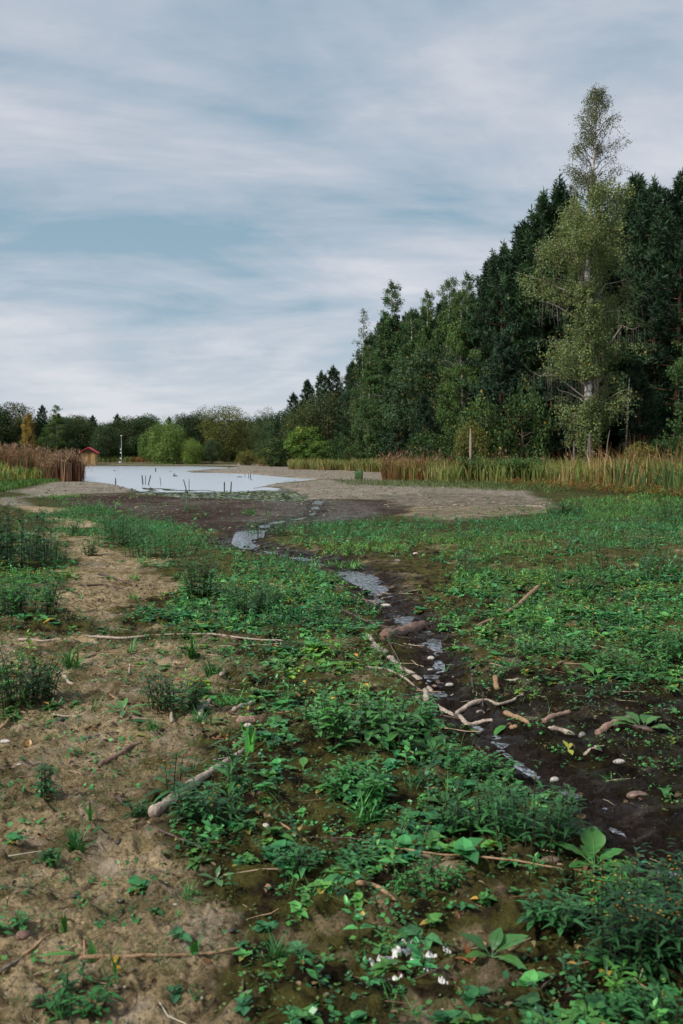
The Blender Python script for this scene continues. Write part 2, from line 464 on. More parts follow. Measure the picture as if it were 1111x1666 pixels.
def ground_mat():
    m, t, o = new_mat('ground_soil')
    c = attr(t, 'Col'); wet = attr(t, 'wet', 'Fac'); rgh = attr(t, 'grit', 'Fac')
    pos = geo_pos(t)
    n1 = tex_noise(t, pos, 2.2, 8, .62, .3)
    n2 = tex_noise(t, pos, 16, 8, .68, .2)
    n3 = tex_noise(t, pos, 75, 6, .72)
    n4 = tex_noise(t, pos, .35, 5, .6)
    f = mixc(t, 1, ramp(t, n1, [(.25, (.62, .62, .62)), (.75, (1.35, 1.33, 1.3))]), ramp(t, n2, [(.28, (.55, .54, .52)), (.5, (1, 1, 1)), (.72, (1.45, 1.42, 1.38))]), 'MULTIPLY')
    f = mixc(t, 1, f, ramp(t, n4, [(.3, (.82, .83, .85)), (.7, (1.18, 1.17, 1.15))]), 'MULTIPLY')
    n5 = tex_noise(t, pos, 1.1, 9, .75, .4)
    f = mixc(t, 1, f, ramp(t, n5, [(.36, (.6, .58, .55)), (.5, (1, 1, 1)), (.66, (1.22, 1.2, 1.16))]), 'MULTIPLY')
    c2 = mixc(t, 1, c, f, 'MULTIPLY')
    # grit and specks
    vo = t.nodes.new('ShaderNodeTexVoronoi'); vo.inputs['Scale'].default_value = 42; t.links.new(pos, vo.inputs['Vector'])
    sp = ramp(t, vo.outputs['Distance'], [(.10, (1, 1, 1)), (.22, (0, 0, 0))])
    pick = ramp(t, vo.outputs['Color'], [(.62, (0, 0, 0)), (.66, (1, 1, 1))])
    spf = mixc(t, 1, sp, pick, 'MULTIPLY')
    spc = mixc(t, n2, (.03, .02, .015), (.45, .38, .30))
    c2 = mixc(t, mth(t, 'MULTIPLY', spf, mth(t, 'MULTIPLY', rgh, .75)), c2, spc)
    dk = ramp(t, n3, [(.36, (.25, .22, .2)), (.52, (1, 1, 1)), (.66, (1.35, 1.33, 1.3))])
    c2 = mixc(t, .75, c2, mixc(t, 1, c2, dk, 'MULTIPLY'))
    sandf = attr(t, 'sandy', 'Fac')
    pale = ramp(t, tex_noise(t, pos, 3.2, 8, .7, .8), [(.50, (0, 0, 0)), (.66, (1, 1, 1))])
    c2 = mixc(t, mth(t, 'MULTIPLY', mth(t, 'MULTIPLY', sandf, pale), .8), c2, mixc(t, n3, (.42, .33, .24), (.78, .64, .52)))
    pit = ramp(t, tex_noise(t, pos, 19, 7, .75, .6), [(.37, (1, 1, 1)), (.48, (0, 0, 0))])
    c2 = mixc(t, mth(t, 'MULTIPLY', pit, .8), c2, (.035, .022, .014))
    mat_ = ramp(t, tex_noise(t, pos, 4.2, 9, .76, .5), [(.53, (0, 0, 0)), (.60, (1, 1, 1))])
    c2 = mixc(t, mth(t, 'MULTIPLY', mth(t, 'MULTIPLY', sandf, mat_), .78), c2, mixc(t, n3, (.05, .035, .018), (.20, .155, .07)))
    # green algal film where moist
    mo = attr(t, 'moss', 'Fac')
    mf = mth(t, 'MULTIPLY', mo, ramp(t, tex_noise(t, pos, 7, 6, .65, .5), [(.42, (0, 0, 0)), (.6, (1, 1, 1))]))
    c2 = mixc(t, mf, c2, mixc(t, n3, (.050, .055, .012), (.24, .21, .06)))
    h = mth(t, 'ADD', mth(t, 'MULTIPLY', n2, 1.0), mth(t, 'MULTIPLY', n3, .45))
    nb = bump(t, h, 1.0, .085)
    nw = tex_noise(t, pos, 5, 6, .7, .6)
    wf = mth(t, 'MULTIPLY', wet, ramp(t, nw, [(.47, (.06, .06, .06)), (.62, (1, 1, 1))]))
    rr = mth(t, 'SUBTRACT', .95, mth(t, 'MULTIPLY', wf, .58))
    p = princ(t, c2, rr, .5, nb)
    t.links.new(mth(t, 'MULTIPLY', mth(t, 'ADD', mth(t, 'MULTIPLY', wf, .6), .05), .65), p.inputs['Specular IOR Level'])
    t.links.new(p.outputs[0], o.inputs[0]); return m
M_GROUND = ground_mat()

def water_mat(name, scale, strength, tint, rough=.04, base=.0):
    m, t, o = new_mat(name)
    pos = geo_pos(t)
    mp = t.nodes.new('ShaderNodeMapping'); mp.inputs['Scale'].default_value = (1, .6, 1); t.links.new(pos, mp.inputs[0])
    n = tex_noise(t, mp.outputs[0], scale, 4, .6, .3)
    p = princ(t, tint, rough, .5, bump(t, n, strength, .05))
    p.inputs['IOR'].default_value = 1.33
    t.links.new(p.outputs[0], o.inputs[0]); return m
M_WATER = water_mat('pond_water', 2.5, .12, (.86, .86, .87), .26)
M_WATER.node_tree.nodes['Principled BSDF'].inputs['Metallic'].default_value = .8
M_TRICKLE = water_mat('trickle_water', 30, .25, (.62, .64, .68), .16)
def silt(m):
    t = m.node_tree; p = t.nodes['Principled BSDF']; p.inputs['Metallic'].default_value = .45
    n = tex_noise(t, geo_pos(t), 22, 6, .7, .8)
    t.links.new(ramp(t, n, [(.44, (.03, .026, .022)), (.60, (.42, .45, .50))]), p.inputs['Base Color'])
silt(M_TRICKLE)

def plain(name, col, rough=.6, spec=.4, vary=.25, scale=8, bd=.0):
    m, t, o = new_mat(name)
    n = tex_noise(t, obj_pos(t), scale, 5, .6)
    c = mixc(t, 1, ramp(t, n, [(.3, (1 - vary,) * 3), (.7, (1 + vary,) * 3)]), col, 'MULTIPLY')
    p = princ(t, c, rough, spec, bump(t, n, .4, bd) if bd else None)
    t.links.new(p.outputs[0], o.inputs[0]); return m
M_ROOF = plain('red_roof_sheet', (.52, .035, .05), .45, .5, .15, 3)
M_HUTWALL = plain('yellow_board_wall', (.42, .28, .12), .7, .3, .3, 5, .01)
M_HUTDARK = plain('hut_brown_wood', (.26, .13, .05), .7, .3, .3, 5)
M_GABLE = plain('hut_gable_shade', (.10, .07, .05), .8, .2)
M_WHITE = plain('white_paint', (.62, .62, .62), .5, .4, .06, 4)
M_DARK = plain('wet_black_wood', (.03, .025, .022), .5, .5, .4, 8, .02)

# ------------------------------------------------------------------ ground
def build_ground():
    ys = list(np.linspace(-30, -1, 12)) + list(np.linspace(-.5, 1.7, 10))
    y = 1.8
    while y < 12: ys.append(y); y *= 1.0048
    while y < 70: ys.append(y); y *= 1.0075
    while y < 230: ys.append(y); y *= 1.006
    while y < 5000: ys.append(y); y *= 1.12
    ys = np.array(ys)
    uc = np.linspace(-.43, .43, 330)
    uo = .43 + np.cumsum(np.linspace(.006, .5, 34)); us = np.concatenate([-uo[::-1], uc, uo])
    Y, U = np.meshgrid(ys, us, indexing='ij')
    X = U * np.maximum(Y, 2.0)
    x, y = X.ravel(), Y.ravel()
    Z = zones(x, y); h = height(x, y, Z)
    n, mcol = len(ys), len(us)
    i = np.arange((n - 1) * (mcol - 1)); r = i // (mcol - 1); c = i % (mcol - 1); a = r * mcol + c
    Fq = np.stack([a, a + 1, a + mcol + 1, a + mcol], 1)
    def L3(*c): return np.array(c)
    def mix(A, B, w): return A * (1 - w[:, None]) + B * w[:, None]
    q = fbm(x, y, 1.3, 4, 61); q2 = fbm(x, y, 4.5, 4, 62)
    col = np.tile(L3(.030, .023, .013), (len(x), 1))
    grassy = sstep(9, 16, y)
    col = mix(col, L3(.085, .095, .035), grassy * .8)
    col = mix(col, L3(.036, .024, .017), Z['brown'])
    col = mix(col, L3(.040, .036, .016), Z['moss'] * .8)
    sandc = np.where(y[:, None] > 30, L3(.33, .295, .25), L3(.60, .455, .275))
    sandw = Z['sand'] * (1 - .55 * sstep(.1, .55, q2) * (y < 14)) * np.where(y < 5.2, 1 - .35 * sstep(-.2, .5, q), 1)
    col = col * (1 - sandw[:, None]) + sandc * sandw[:, None]
    col = mix(col, L3(.20, .175, .14), Z['grey'] * .75)
    fl = sstep(.012, -.012, Z['flat'])
    gp = sstep(.0, .45, fbm(x, y * .6, .55, 5, 63)) * fl
    col = mix(col, L3(.078, .050, .040), fl)
    col = mix(col, L3(.17, .15, .13), gp * .55)
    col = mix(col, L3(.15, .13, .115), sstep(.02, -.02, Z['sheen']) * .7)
    col = mix(col, L3(.015, .010, .008), Z['black'] * .92)
    st = sstep(.015, -.012, Z['stream'])
    col = mix(col, L3(.030, .021, .017), st * .9)
    sh = sstep(.004, -.006, Z['shallow']); pd = sstep(.004, -.008, Z['pond'])
    col = mix(col, L3(.10, .10, .085), sh)
    col = mix(col, L3(.06, .055, .045), pd)
    col = mix(col, L3(.045, .065, .035), sstep(.002, -.003, Z['greenband']))
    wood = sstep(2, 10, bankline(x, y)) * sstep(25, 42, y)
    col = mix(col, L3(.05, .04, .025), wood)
    col = mix(col, L3(.07, .07, .03), sstep(165, 172, y))
    wet = np.clip(st * 1.0 + Z['black'] * .75 + fl * .3 + sstep(.02, -.02, Z['sheen']) * .7 + Z['brown'] * .35 + sh * .9, 0, 1)
    wet = np.maximum(wet, .12 * (1 - Z['sand']))
    grit = np.clip(.25 + .6 * Z['sand'] + .5 * st, 0, 1)
    moss = np.clip((1 - Z['sand'] * .52) * (1 - st) * (1 - fl) * (1 - Z['black'] * .8), 0, 1) * np.where(y < 20, .85, .3)
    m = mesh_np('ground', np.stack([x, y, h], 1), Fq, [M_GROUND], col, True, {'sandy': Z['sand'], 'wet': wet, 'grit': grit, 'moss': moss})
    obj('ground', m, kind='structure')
build_ground()

# pond water: one sheet at the water level under the dry shores
def build_water():
    V = [(-150, 44, WATERZ), (14, 44, WATERZ), (2, 175, WATERZ), (-150, 175, WATERZ)]
    m = mesh_np('pond_water', V, [(0, 1, 2, 3)], [M_WATER])
    obj('pond_water', m, kind='structure')
    # trickle of water in the bottom of the stream bed: ribbon that follows the bed
    pts = np.array([G(*p) for p in STREAM]); ws = np.array(STREAMW)
    T = np.linspace(0, len(pts) - 1, 420); i = np.minimum(T.astype(int), len(pts) - 2); f = T - i
    P = pts[i] * (1 - f[:, None]) + pts[i + 1] * f[:, None]
    for _ in range(6): P[1:-1] = (P[:-2] + P[1:-1] * 2 + P[2:]) / 4
    Wd = (ws[i] * (1 - f) + ws[i + 1] * f) * P[:, 1] * .6
    D = np.gradient(P, axis=0); D /= np.linalg.norm(D, axis=1)[:, None]
    Nn = np.stack([-D[:, 1], D[:, 0]], 1)
    K = 13; ss = np.linspace(-1, 1, K)
    Q = P[:, None, :] + Nn[:, None, :] * Wd[:, None, None] * ss[None, :, None]
    flat = Q.reshape(-1, 2)
    hh = height(flat[:, 0], flat[:, 1]).reshape(len(P), K)
    lev = np.percentile(hh, 34, axis=1)
    # sometimes the bed is dry, sometimes a pool
    lev = np.convolve(np.pad(lev, 12, 'edge'), np.ones(25) / 25, 'valid')
    pool = fbm(np.arange(len(P)) * .05, np.zeros(len(P)), 1.0, 3, 71)
    lev = lev - .004 - .005 * (P[:, 1] < 8.5) + .007 * pool
    py = np.array([0.0] * len(P))
    # open pools the photograph shows: (404,868) and (590,943) and (698,1052)
    for (qx, qy, amp, rad) in ((403, 870, .045, .07), (575, 937, .028, .07), (697, 1050, .018, .07), (640, 1010, .010, .05), (800, 1195, .010, .06)):
        gx, gy = G(qx, qy); dd = np.hypot(P[:, 0] - gx, P[:, 1] - gy) / gy
        lev = lev + amp * np.exp(-(dd / rad) ** 2)
    V = np.concatenate([flat, np.repeat(lev, K)[:, None]], 1)
    a = (np.arange(len(P) - 1)[:, None] * K + np.arange(K - 1)[None, :]).ravel()
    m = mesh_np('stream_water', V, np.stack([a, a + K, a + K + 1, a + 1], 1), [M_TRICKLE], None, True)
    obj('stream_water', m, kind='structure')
build_water()
# ------------------------------------------------------------------ trees
def jit(c, n, q, amt=.25, yel=0.0):
    c = np.array(c); k = 1 + amt * (q.rand(n, 1) * 2 - 1)
    out = c[None, :] * k
    if yel:
        y = q.rand(n) < yel
        out[y] = np.array([.26, .19, .035]) * (0.7 + .6 * q.rand(y.sum(), 1))
    return out
def birch(h, Rm, seed, n_limb=60, strands=14, leaves=9, crown0=.14, leafsz=.12, col=(.085, .125, .045), yel=.05, narrow_top=.72, top_r=.28, wob=.25, r0=.17, face=None):
    """trunk mesh, limb mesh, crown mesh"""
    q = np.random.RandomState(seed); tr = MB(); cr = MB(); lb = MB()
    k = 26; t = np.linspace(0, 1, k)
    P = np.stack([wob * np.sin(t * 5 + seed) * t * (1 - t) * 2 + q.randn(k) * .03, wob * np.cos(t * 4 + seed) * t, t * h], 1)
    P[0, :2] = P[1, :2]
    rad = r0 * (1 - t) ** .8 + .012; rad[0] *= 1.5
    tr.add(*tube(P, rad, 8, rough=.06, seed=seed), (1, 1, 1))
    def at_h(tt): return np.array([np.interp(tt, t, P[:, j]) for j in range(3)])
    def prof(s):
        if face is not None: return float(np.interp(s, [.1, .2, .35, .45, .55, .63, .7, .8, .9, 1], [.5, .80, .80, .98, .86, .62, .54, .45, .33, .08]))
        # crown radius against height fraction
        if s > narrow_top: return top_r * (1 - ((s - narrow_top) / (1 - narrow_top)) ** 2.0 * .85) 
        a = (s - crown0) / (narrow_top - crown0)
        return (.55 + .45 * math.sin(PI * min(1, a * .72 + .12))) * (1 - (1 - top_r) * a ** (1.5 if face is not None else 2.4))
    for i in range(n_limb):
        s = crown0 + (1 - crown0) * ((i + q.rand()) / n_limb) ** 1.05
        s = min(s, .985); az = i * 2.4 + q.rand() * .8
        Rr = Rm * prof(s) * (.6 + .5 * q.rand())
        b = at_h(s); d = np.array([math.cos(az), math.sin(az), 0])
        up = .75 if s < (narrow_top if face is None else .6) else 1.1
        if face is not None and s < .56 and math.cos(az - face) > .25: Rr *= .25
        u = np.linspace(0, 1, 6)
        LP = b[None] + d[None] * (Rr * u)[:, None]
        LP[:, 2] += Rr * up * (u - .35 * u ** 2.5) * (.8 + .4 * q.rand())
        LP[1:] += q.randn(5, 3) * .04 * Rr
        LP[:, 2] = np.minimum(LP[:, 2], h)
        lb.add(*tube(LP, np.linspace(.035 + .03 * (1 - s), .008, 6), 4, cap=False), (1, 1, 1))
        ns = int(strands * (.5 + Rr / Rm)) if s < narrow_top else int(strands * .55)
        uu = .25 + .75 * q.rand(ns)
        st = np.stack([np.interp(uu, u, LP[:, j]) for j in range(3)], 1) + q.randn(ns, 3) * np.array([.22, .22, .1]) * (Rr * .5)
        sl = (.5 + 1.3 * q.rand(ns)) * (1.0 if s < narrow_top else .45) * (h / 24)
        for a in range(0, ns, 3):
            lb.add(*tube(np.array([st[a], st[a] + [q.randn() * .1, q.randn() * .1, -sl[a]]]), [.008, .004], 3, cap=False), (1, 1, 1))
        dens = leaves if s < narrow_top else max(3, int(leaves * (.9 - .4 * (s - narrow_top) / (1 - narrow_top))))
        w = q.rand(ns, dens)
        C = st[:, None, :] + q.randn(ns, dens, 3) * .13
        C[..., 2] -= w * sl[:, None]
        C = C.reshape(-1, 3); keep = vnoise(C[:, 0] * .8 + 9, C[:, 2] * .55, seed) + .5 * vnoise(C[:, 1] * .9, C[:, 2] * 1.3, seed + 1) > ((.66 if s < .56 else .52) if face is not None else (.5 if s < narrow_top else .35)); C = C[keep]; n = len(C)
        C[:, 2] = np.maximum(C[:, 2], .8)
        D = q.randn(n, 3); D[:, 2] = D[:, 2] * .5 - .8
        Nn = q.randn(n, 3) + np.array([0, 0, .4])
        sz = leafsz * (.6 + .8 * q.rand(n)) * (1 if s < narrow_top else .7)
        cc = col if s < narrow_top or face is None else (.085, .11, .05)
        V, Fs = quads(C, D, Nn, sz, sz * .75)
        cr.add(V, Fs, rep(jit(cc, n, q, .25, yel), n))
    return tr.mesh('trunk', M_BIRCH, True), lb.mesh('limbs', M_BIRCHLIMB, True), cr.mesh('crown', M_LEAF)
def pine(h, Rm, seed, crown0=.12, nb=75, col=(.024, .054, .022), tuft=11, tl=.46):
    q = np.random.RandomState(seed); tr = MB(); cr = MB(); lb = MB()
    k = 12; t = np.linspace(0, 1, k)
    P = np.stack([.3 * np.sin(t * 3 + seed) * t, .3 * np.cos(t * 4 + seed) * t, t * h * .97], 1)
    tr.add(*tube(P, .19 * (1 - t) ** .8 + .02, 7, rough=.08, seed=seed), (1, 1, 1))
    allC = []; allD = []; allk = []
    for i in range(nb):
        s = crown0 + (1 - crown0) * ((i + .5 * q.rand()) / nb)
        az = i * 2.4 + q.randn() * .4
        prof = min(1, ((1 - s) * 2.1) ** .75) * (.75 + .25 * math.sin(i * .9)) if s > .3 else .8
        Rr = Rm * prof * (.65 + .5 * q.rand()) + .25
        b = np.array([np.interp(s, t, P[:, j]) for j in range(3)])
        d = np.array([math.cos(az), math.sin(az), 0]); sd = np.array([-d[1], d[0], 0])
        u = np.linspace(0, 1, 5); up = .15 + .9 * max(0, s - .5) + .2 * q.rand()
        LP = b[None] + d[None] * (Rr * u)[:, None]; LP[:, 2] += Rr * up * u ** 1.5
        lb.add(*tube(LP, np.linspace(.05, .012, 5), 4, cap=False), (1, 1, 1))
        nt_ = int(9 + 22 * Rr / Rm)
        uu = .3 + .7 * q.rand(nt_) ** .7
        C = np.stack([np.interp(uu, u, LP[:, j]) for j in range(3)], 1)
        C += sd[None] * (q.randn(nt_) * Rr * .22 * (1.2 - uu * .5))[:, None]
        C[:, 2] += q.rand(nt_) * .3 - .05
        D = d[None] * .7 + sd[None] * (q.randn(nt_) * .5)[:, None] + np.array([0, 0, .75])
        allC.append(C); allD.append(D)
    # upright shoots at the branch ends and on the leader
    for j in range(46):
        s = .45 + .55 * q.rand(); a = q.rand() * 6.28; Rr = Rm * min(1, ((1 - s) * 2.1) ** .75) * (.5 + .5 * q.rand())
        b = np.array([np.interp(s, t, P[:, 0]) + Rr * math.cos(a), np.interp(s, t, P[:, 1]) + Rr * math.sin(a), s * h * .97 + Rr * .6 + .2])
        for z_ in range(4): allC.append((b + [0, 0, z_ * .24])[None]); allD.append(np.array([[q.randn() * .15, q.randn() * .15, 1.2]]))
    for j in range(5):
        allC.append(np.array([P[-1] + [0, 0, -.25 * j]])); allD.append(np.array([[q.randn() * .2, q.randn() * .2, 1.5]]))
    C = np.concatenate(allC); D = np.concatenate(allD); D /= np.linalg.norm(D, axis=1)[:, None]
    n = len(C); tb = (.6 + .8 * q.rand(n, 1)) * (.7 + .6 * vnoise(C[:, 0] * .9 + C[:, 1], C[:, 2] * 1.6, seed)[:, None])
    C2 = np.repeat(C, tuft, 0); off = q.rand(n * tuft, 1) * .3; C2 = C2 + np.repeat(D, tuft, 0) * (off - .2)
    D2 = np.repeat(D, tuft, 0) * .75 + q.randn(n * tuft, 3) * .75
    Nn = q.randn(n * tuft, 3)
    V, Fs = quads(C2, D2, Nn, tl * (.7 + .6 * q.rand(n * tuft)), .085)
    cc = jit(col, n * tuft, q, .3) * np.repeat(tb, tuft, 0)
    cr.add(V, Fs, rep(cc, n * tuft))
    return tr.mesh('trunk', M_PINEBARK, True), lb.mesh('limbs', M_PINEBARK, True), cr.mesh('crown', M_NEEDLE)
def broad(h, Rm, seed, crown0=.12, nclump=46, leaves=260, leafsz=.2, col=(.05, .085, .03), yel=.03, droop=0.0, top=.62, flat=.55, dark=0.5, pointed=0.0):
    q = np.random.RandomState(seed); tr = MB(); cr = MB(); lb = MB()
    k = 8; t = np.linspace(0, 1, k)
    P = np.stack([.3 * np.sin(t * 3 + seed) * t, .25 * np.cos(t * 3 + seed) * t, t * h * .8], 1)
    tr.add(*tube(P, (.012 * h + .03) * (1 - t) ** .7 + .02, 7, rough=.08, seed=seed), (1, 1, 1))
    zc = h * (crown0 + 1) / 2; zr = h * (1 - crown0) / 2
    for i in range(nclump):
        # golden spiral directions, uneven radius
        w = 1 - 2 * (i + .5) / nclump; ph = i * 2.39996 + q.rand()
        r = math.sqrt(1 - w * w); rr = .62 + .30 * q.rand()
        taper = 1 - pointed * max(0, w)
        c = np.array([Rm * r * math.cos(ph) * rr * taper, Rm * r * math.sin(ph) * rr * taper, zc + zr * w * (rr + .08)])
        cs = Rm * (.26 + .16 * q.rand()) * (1 - .35 * pointed * max(0, w))
        b = np.array([np.interp(max(.1, (c[2] - .3 * zr) / (h * .8)) if c[2] > 0 else .1, t, P[:, j]) for j in range(3)])
        mid = (b + c) / 2 + q.randn(3) * .15
        lb.add(*tube(np.array([b, mid, c]), [.005 * h + .01, .003 * h + .008, .01], 4, cap=False), (1, 1, 1))
        n = int(leaves * (.7 + .6 * q.rand()))
        D = q.randn(n, 3); D /= np.linalg.norm(D, axis=1)[:, None]
        rad = cs * (.45 + .6 * q.rand(n, 1) ** .6)
        C = c[None] + D * rad * np.array([1, 1, flat + .2])
        if droop:
            C[:, 2] -= droop * (q.rand(n) ** 1.5) * cs * 2.2
        C[:, 2] = np.maximum(C[:, 2], .15)
        DD = q.randn(n, 3) + D * .6; DD[:, 2] -= .3 + droop
        Nn = D + q.randn(n, 3) * .6 + np.array([0, 0, .5])
        sz = leafsz * (.6 + .8 * q.rand(n))
        V, Fs = quads(C, DD, Nn, sz * (1 + droop), sz * (.75 - .3 * min(1, droop)))
        tb = .75 + .5 * q.rand()
        cr.add(V, Fs, rep(jit(col, n, q, .3, yel) * tb, n))
    return tr.mesh('trunk', M_BARK, True), lb.mesh('limbs', M_BARK, True), cr.mesh('crown', M_LEAF)

def plant_tree(name, meshes, loc, sc, rz, label, cat='tree', group=None):
    e = obj(name, None, loc=loc, rz=rz, sc=sc, label=label, cat=cat, group=group)
    for nm, m in zip(('trunk', 'limbs', 'crown'), meshes):
        obj(nm, m, parent=e)
    return e
def GZ(x, y): return float(height(np.array([x]), np.array([y]))[0])

T = {}
T['pineA'] = pine(20, 3.9, 1, nb=85); T['pineB'] = pine(20, 3.3, 2, nb=95); T['pineC'] = pine(20, 4.3, 3, nb=80, col=(.030, .066, .028))
T['pineS'] = pine(10, 2.3, 4, crown0=.04, nb=50, tl=.32, col=(.03, .06, .03))
T['birchB'] = birch(20, 3.0, 21, 60, 26, 26, .06, .17, (.060, .12, .042), .03, .80, .40)
T['birchC'] = birch(20, 3.6, 22, 60, 28, 26, .04, .17, (.075, .14, .045), .03, .84, .42)
T['aspen'] = birch(20, 2.4, 23, 56, 12, 16, .06, .2, (.05, .085, .035), .02, .75, .5)
T['oakA'] = broad(10, 4.2, 31, col=(.055, .085, .03)); T['oakB'] = broad(10, 3.8, 32, col=(.045, .08, .035), nclump=52)
T['gold'] = broad(10, 4.4, 33, col=(.105, .125, .035), yel=.05)
T['olive'] = broad(10, 4.0, 34, col=(.065, .08, .03), yel=.02)
T['maple'] = broad(6, 2.6, 35, col=(.09, .17, .035), yel=.05, leafsz=.24, nclump=36, flat=.3)
T['willow'] = broad(10, 4.2, 36, col=(.14, .22, .055), droop=1.1, leafsz=.24, nclump=52)
T['yellow'] = broad(10, 2.2, 37, col=(.24, .17, .045), nclump=36, leafsz=.2, pointed=.5)
T['shrub'] = broad(3, 1.7, 38, crown0=.02, col=(.05, .095, .03), nclump=24, leafsz=.13, leaves=200, yel=.05)
T['shrubY'] = broad(3, 1.7, 39, crown0=.02, col=(.15, .15, .04), nclump=24, leafsz=.13, leaves=200, yel=.2)
T['shrubO'] = broad(3, 1.7, 40, crown0=.02, col=(.33, .11, .03), nclump=22, leafsz=.13, leaves=180, yel=.2)
H0 = dict(pineA=20, pineB=20, pineC=20, pineS=10, birchB=20, birchC=20, aspen=20, oakA=10, oakB=10, gold=10, olive=10, maple=6, willow=10, yellow=10, shrub=3, shrubY=3, shrubO=3)
KN = dict(pineA='pine_tree', pineB='pine_tree', pineC='pine_tree', pineS='pine_tree', birchB='birch_tree', birchC='birch_tree', aspen='aspen_tree', oakA='broadleaf_tree', oakB='broadleaf_tree', gold='broadleaf_tree', olive='broadleaf_tree', maple='maple_tree', willow='willow_tree', yellow='birch_tree', shrub='shrub', shrubY='shrub', shrubO='shrub')
def put(kind, px, top, Y, label, group=None, rz=None, wide=1.0):
    if 455 < px < 660 and 88 < Y < 140: Y *= 1.17
    x, y, zt = at(px, top, Y); z0 = GZ(x, y)
    s = (zt - z0) / H0[kind]
    return plant_tree(KN[kind], T[kind], (x, y, z0 - .05), (s * wide, s * wide, s), random.random() * 6.28 if rz is None else rz, label, 'shrub' if kind.startswith('shrub') else 'tree', group)

# hero birch, its two leaders standing above the pines
hb = birch(24.6, 4.2, 5, 124, 44, 22, .10, .12, (.15, .20, .085),   .05, .72, .46, .35, .27, face=-PI / 2 - 2.0)
x, y, zt = at(965, 140, 62)
e = plant_tree('birch_tree', hb, (x, y, GZ(x, y) - .05), (zt - GZ(x, y)) / 24.6, 2.0, 'tall slender silver birch with a wispy top far above the dark pines', 'tree')
# right side wood, front trees from right to left
put('birchC', 1158, 395, 54, 'pale green birch cut off by the right edge of the photo', rz=1)
put('pineA', 1108, 288, 70, 'dark pine at the far right rising beside the tall birch')
put('pineC', 1070, 300, 74, 'dark pine just right of the tall birch, second from the right edge')
put('pineB', 1028, 286, 78, 'pine whose candle-like leader pokes up right beside the tall birch top')
put('pineA', 915, 298, 76, 'tallest dark pine directly left of the tall birch crown')
put('pineC', 882, 322, 76, 'dark pine second to the left of the tall birch')
put('pineB', 853, 362, 78, 'dark pine with a pointed leader, third left of the tall birch')
put('pineC', 822, 402, 76, 'dark pine with a spreading top, fourth left of the tall birch')
put('pineB', 793, 424, 80, 'small-topped dark pine beside the pale birch tops')
put('birchB', 762, 440, 88, 'slim birch with a light green top next to the leftmost high pine')
put('birchC', 733, 450, 90, 'broad birch with a rounded light green top in the middle of the wood edge')
put('birchC', 752, 470, 78, 'drooping birch with fresh green foliage hanging to mid height', rz=2.6)
put('birchB', 697, 470, 90, 'dense green birch between the tall narrow one and the broad one')
put('birchB', 640, 455, 96, 'tall narrow birch with a tufted tip standing above the left part of the wood', wide=1.25)
put('aspen', 592, 500, 104, 'thin sparse aspen with an open see-through top at the left shoulder of the wood')
put('birchC', 600, 560, 98, 'weeping yellowish birch at the left end of the tall trees')
put('birchB', 672, 500, 92, 'dark green birch hiding bare branches between the two light birches', wide=1.2)
put('oakB', 706, 560, 84, 'rounded dark green tree in front of the broad birch')
put('pineC', 572, 590, 112, 'dark pine at the foot of the step in the tree line')
put('pineA', 543, 597, 122, 'dark pine left of the step in the tree line')
put('pineC', 522, 606, 128, 'lighter dark-green pine second left of the step in the tree line')
put('pineB', 500, 618, 132, 'open-branched pine leaning out over the lower trees')
put('pineA', 478, 640, 134, 'short dark pine near the left end of the right-hand wood')
put('oakB', 464, 664, 128, 'dark rounded tree at the left end of the right-hand wood', wide=.8)
put('olive', 535, 640, 116, 'olive brown round-crowned tree below the pines')
put('oakA', 500, 660, 118, 'mid green leafy tree beside the olive brown one')
put('maple', 497, 692, 110, 'bright green maple with layered leaves above the yellow bank grass')
put('maple', 522, 715, 106, 'small yellow-green maple low at the bank')
put('shrub', 560, 712, 100, 'dark green shrub at the foot of the weeping yellowish birch')
put('shrub', 572, 728, 98, 'small low shrub below the weeping yellowish birch')
put('shrub', 785, 655, 66, 'large leafy green shrub behind the pale stake', wide=.7)
put('shrubY', 770, 690, 64, 'yellow-green shrub right beside the pale stake', wide=.6)
put('shrub', 855, 640, 67, 'pale leaved young tree under the pines left of the tall birch', wide=.6)
put('shrub', 700, 706, 72, 'low shrub peeping over the reeds in front of the shaded wood')
put('shrub', 1085, 712, 56, 'green shrub above the reeds near the right edge', wide=.8)
put('shrubY', 1040, 722, 56, 'yellowish low bush above the reeds right of the birch trunk')
put('pineS', 650, 640, 84, 'young bluish pine low in front of the tall narrow birch')
put('pineS', 820, 560, 70, 'young pine with soft drooping boughs below the high pines')
put('pineS', 690, 650, 78, 'young pine half hidden in the shade at the middle of the wood edge')
put('pineS', 1040, 600, 66, 'young pine in deep shade right of the birch trunk')
put('pineS', 900, 590, 68, 'young pine in deep shade left of the birch trunk')
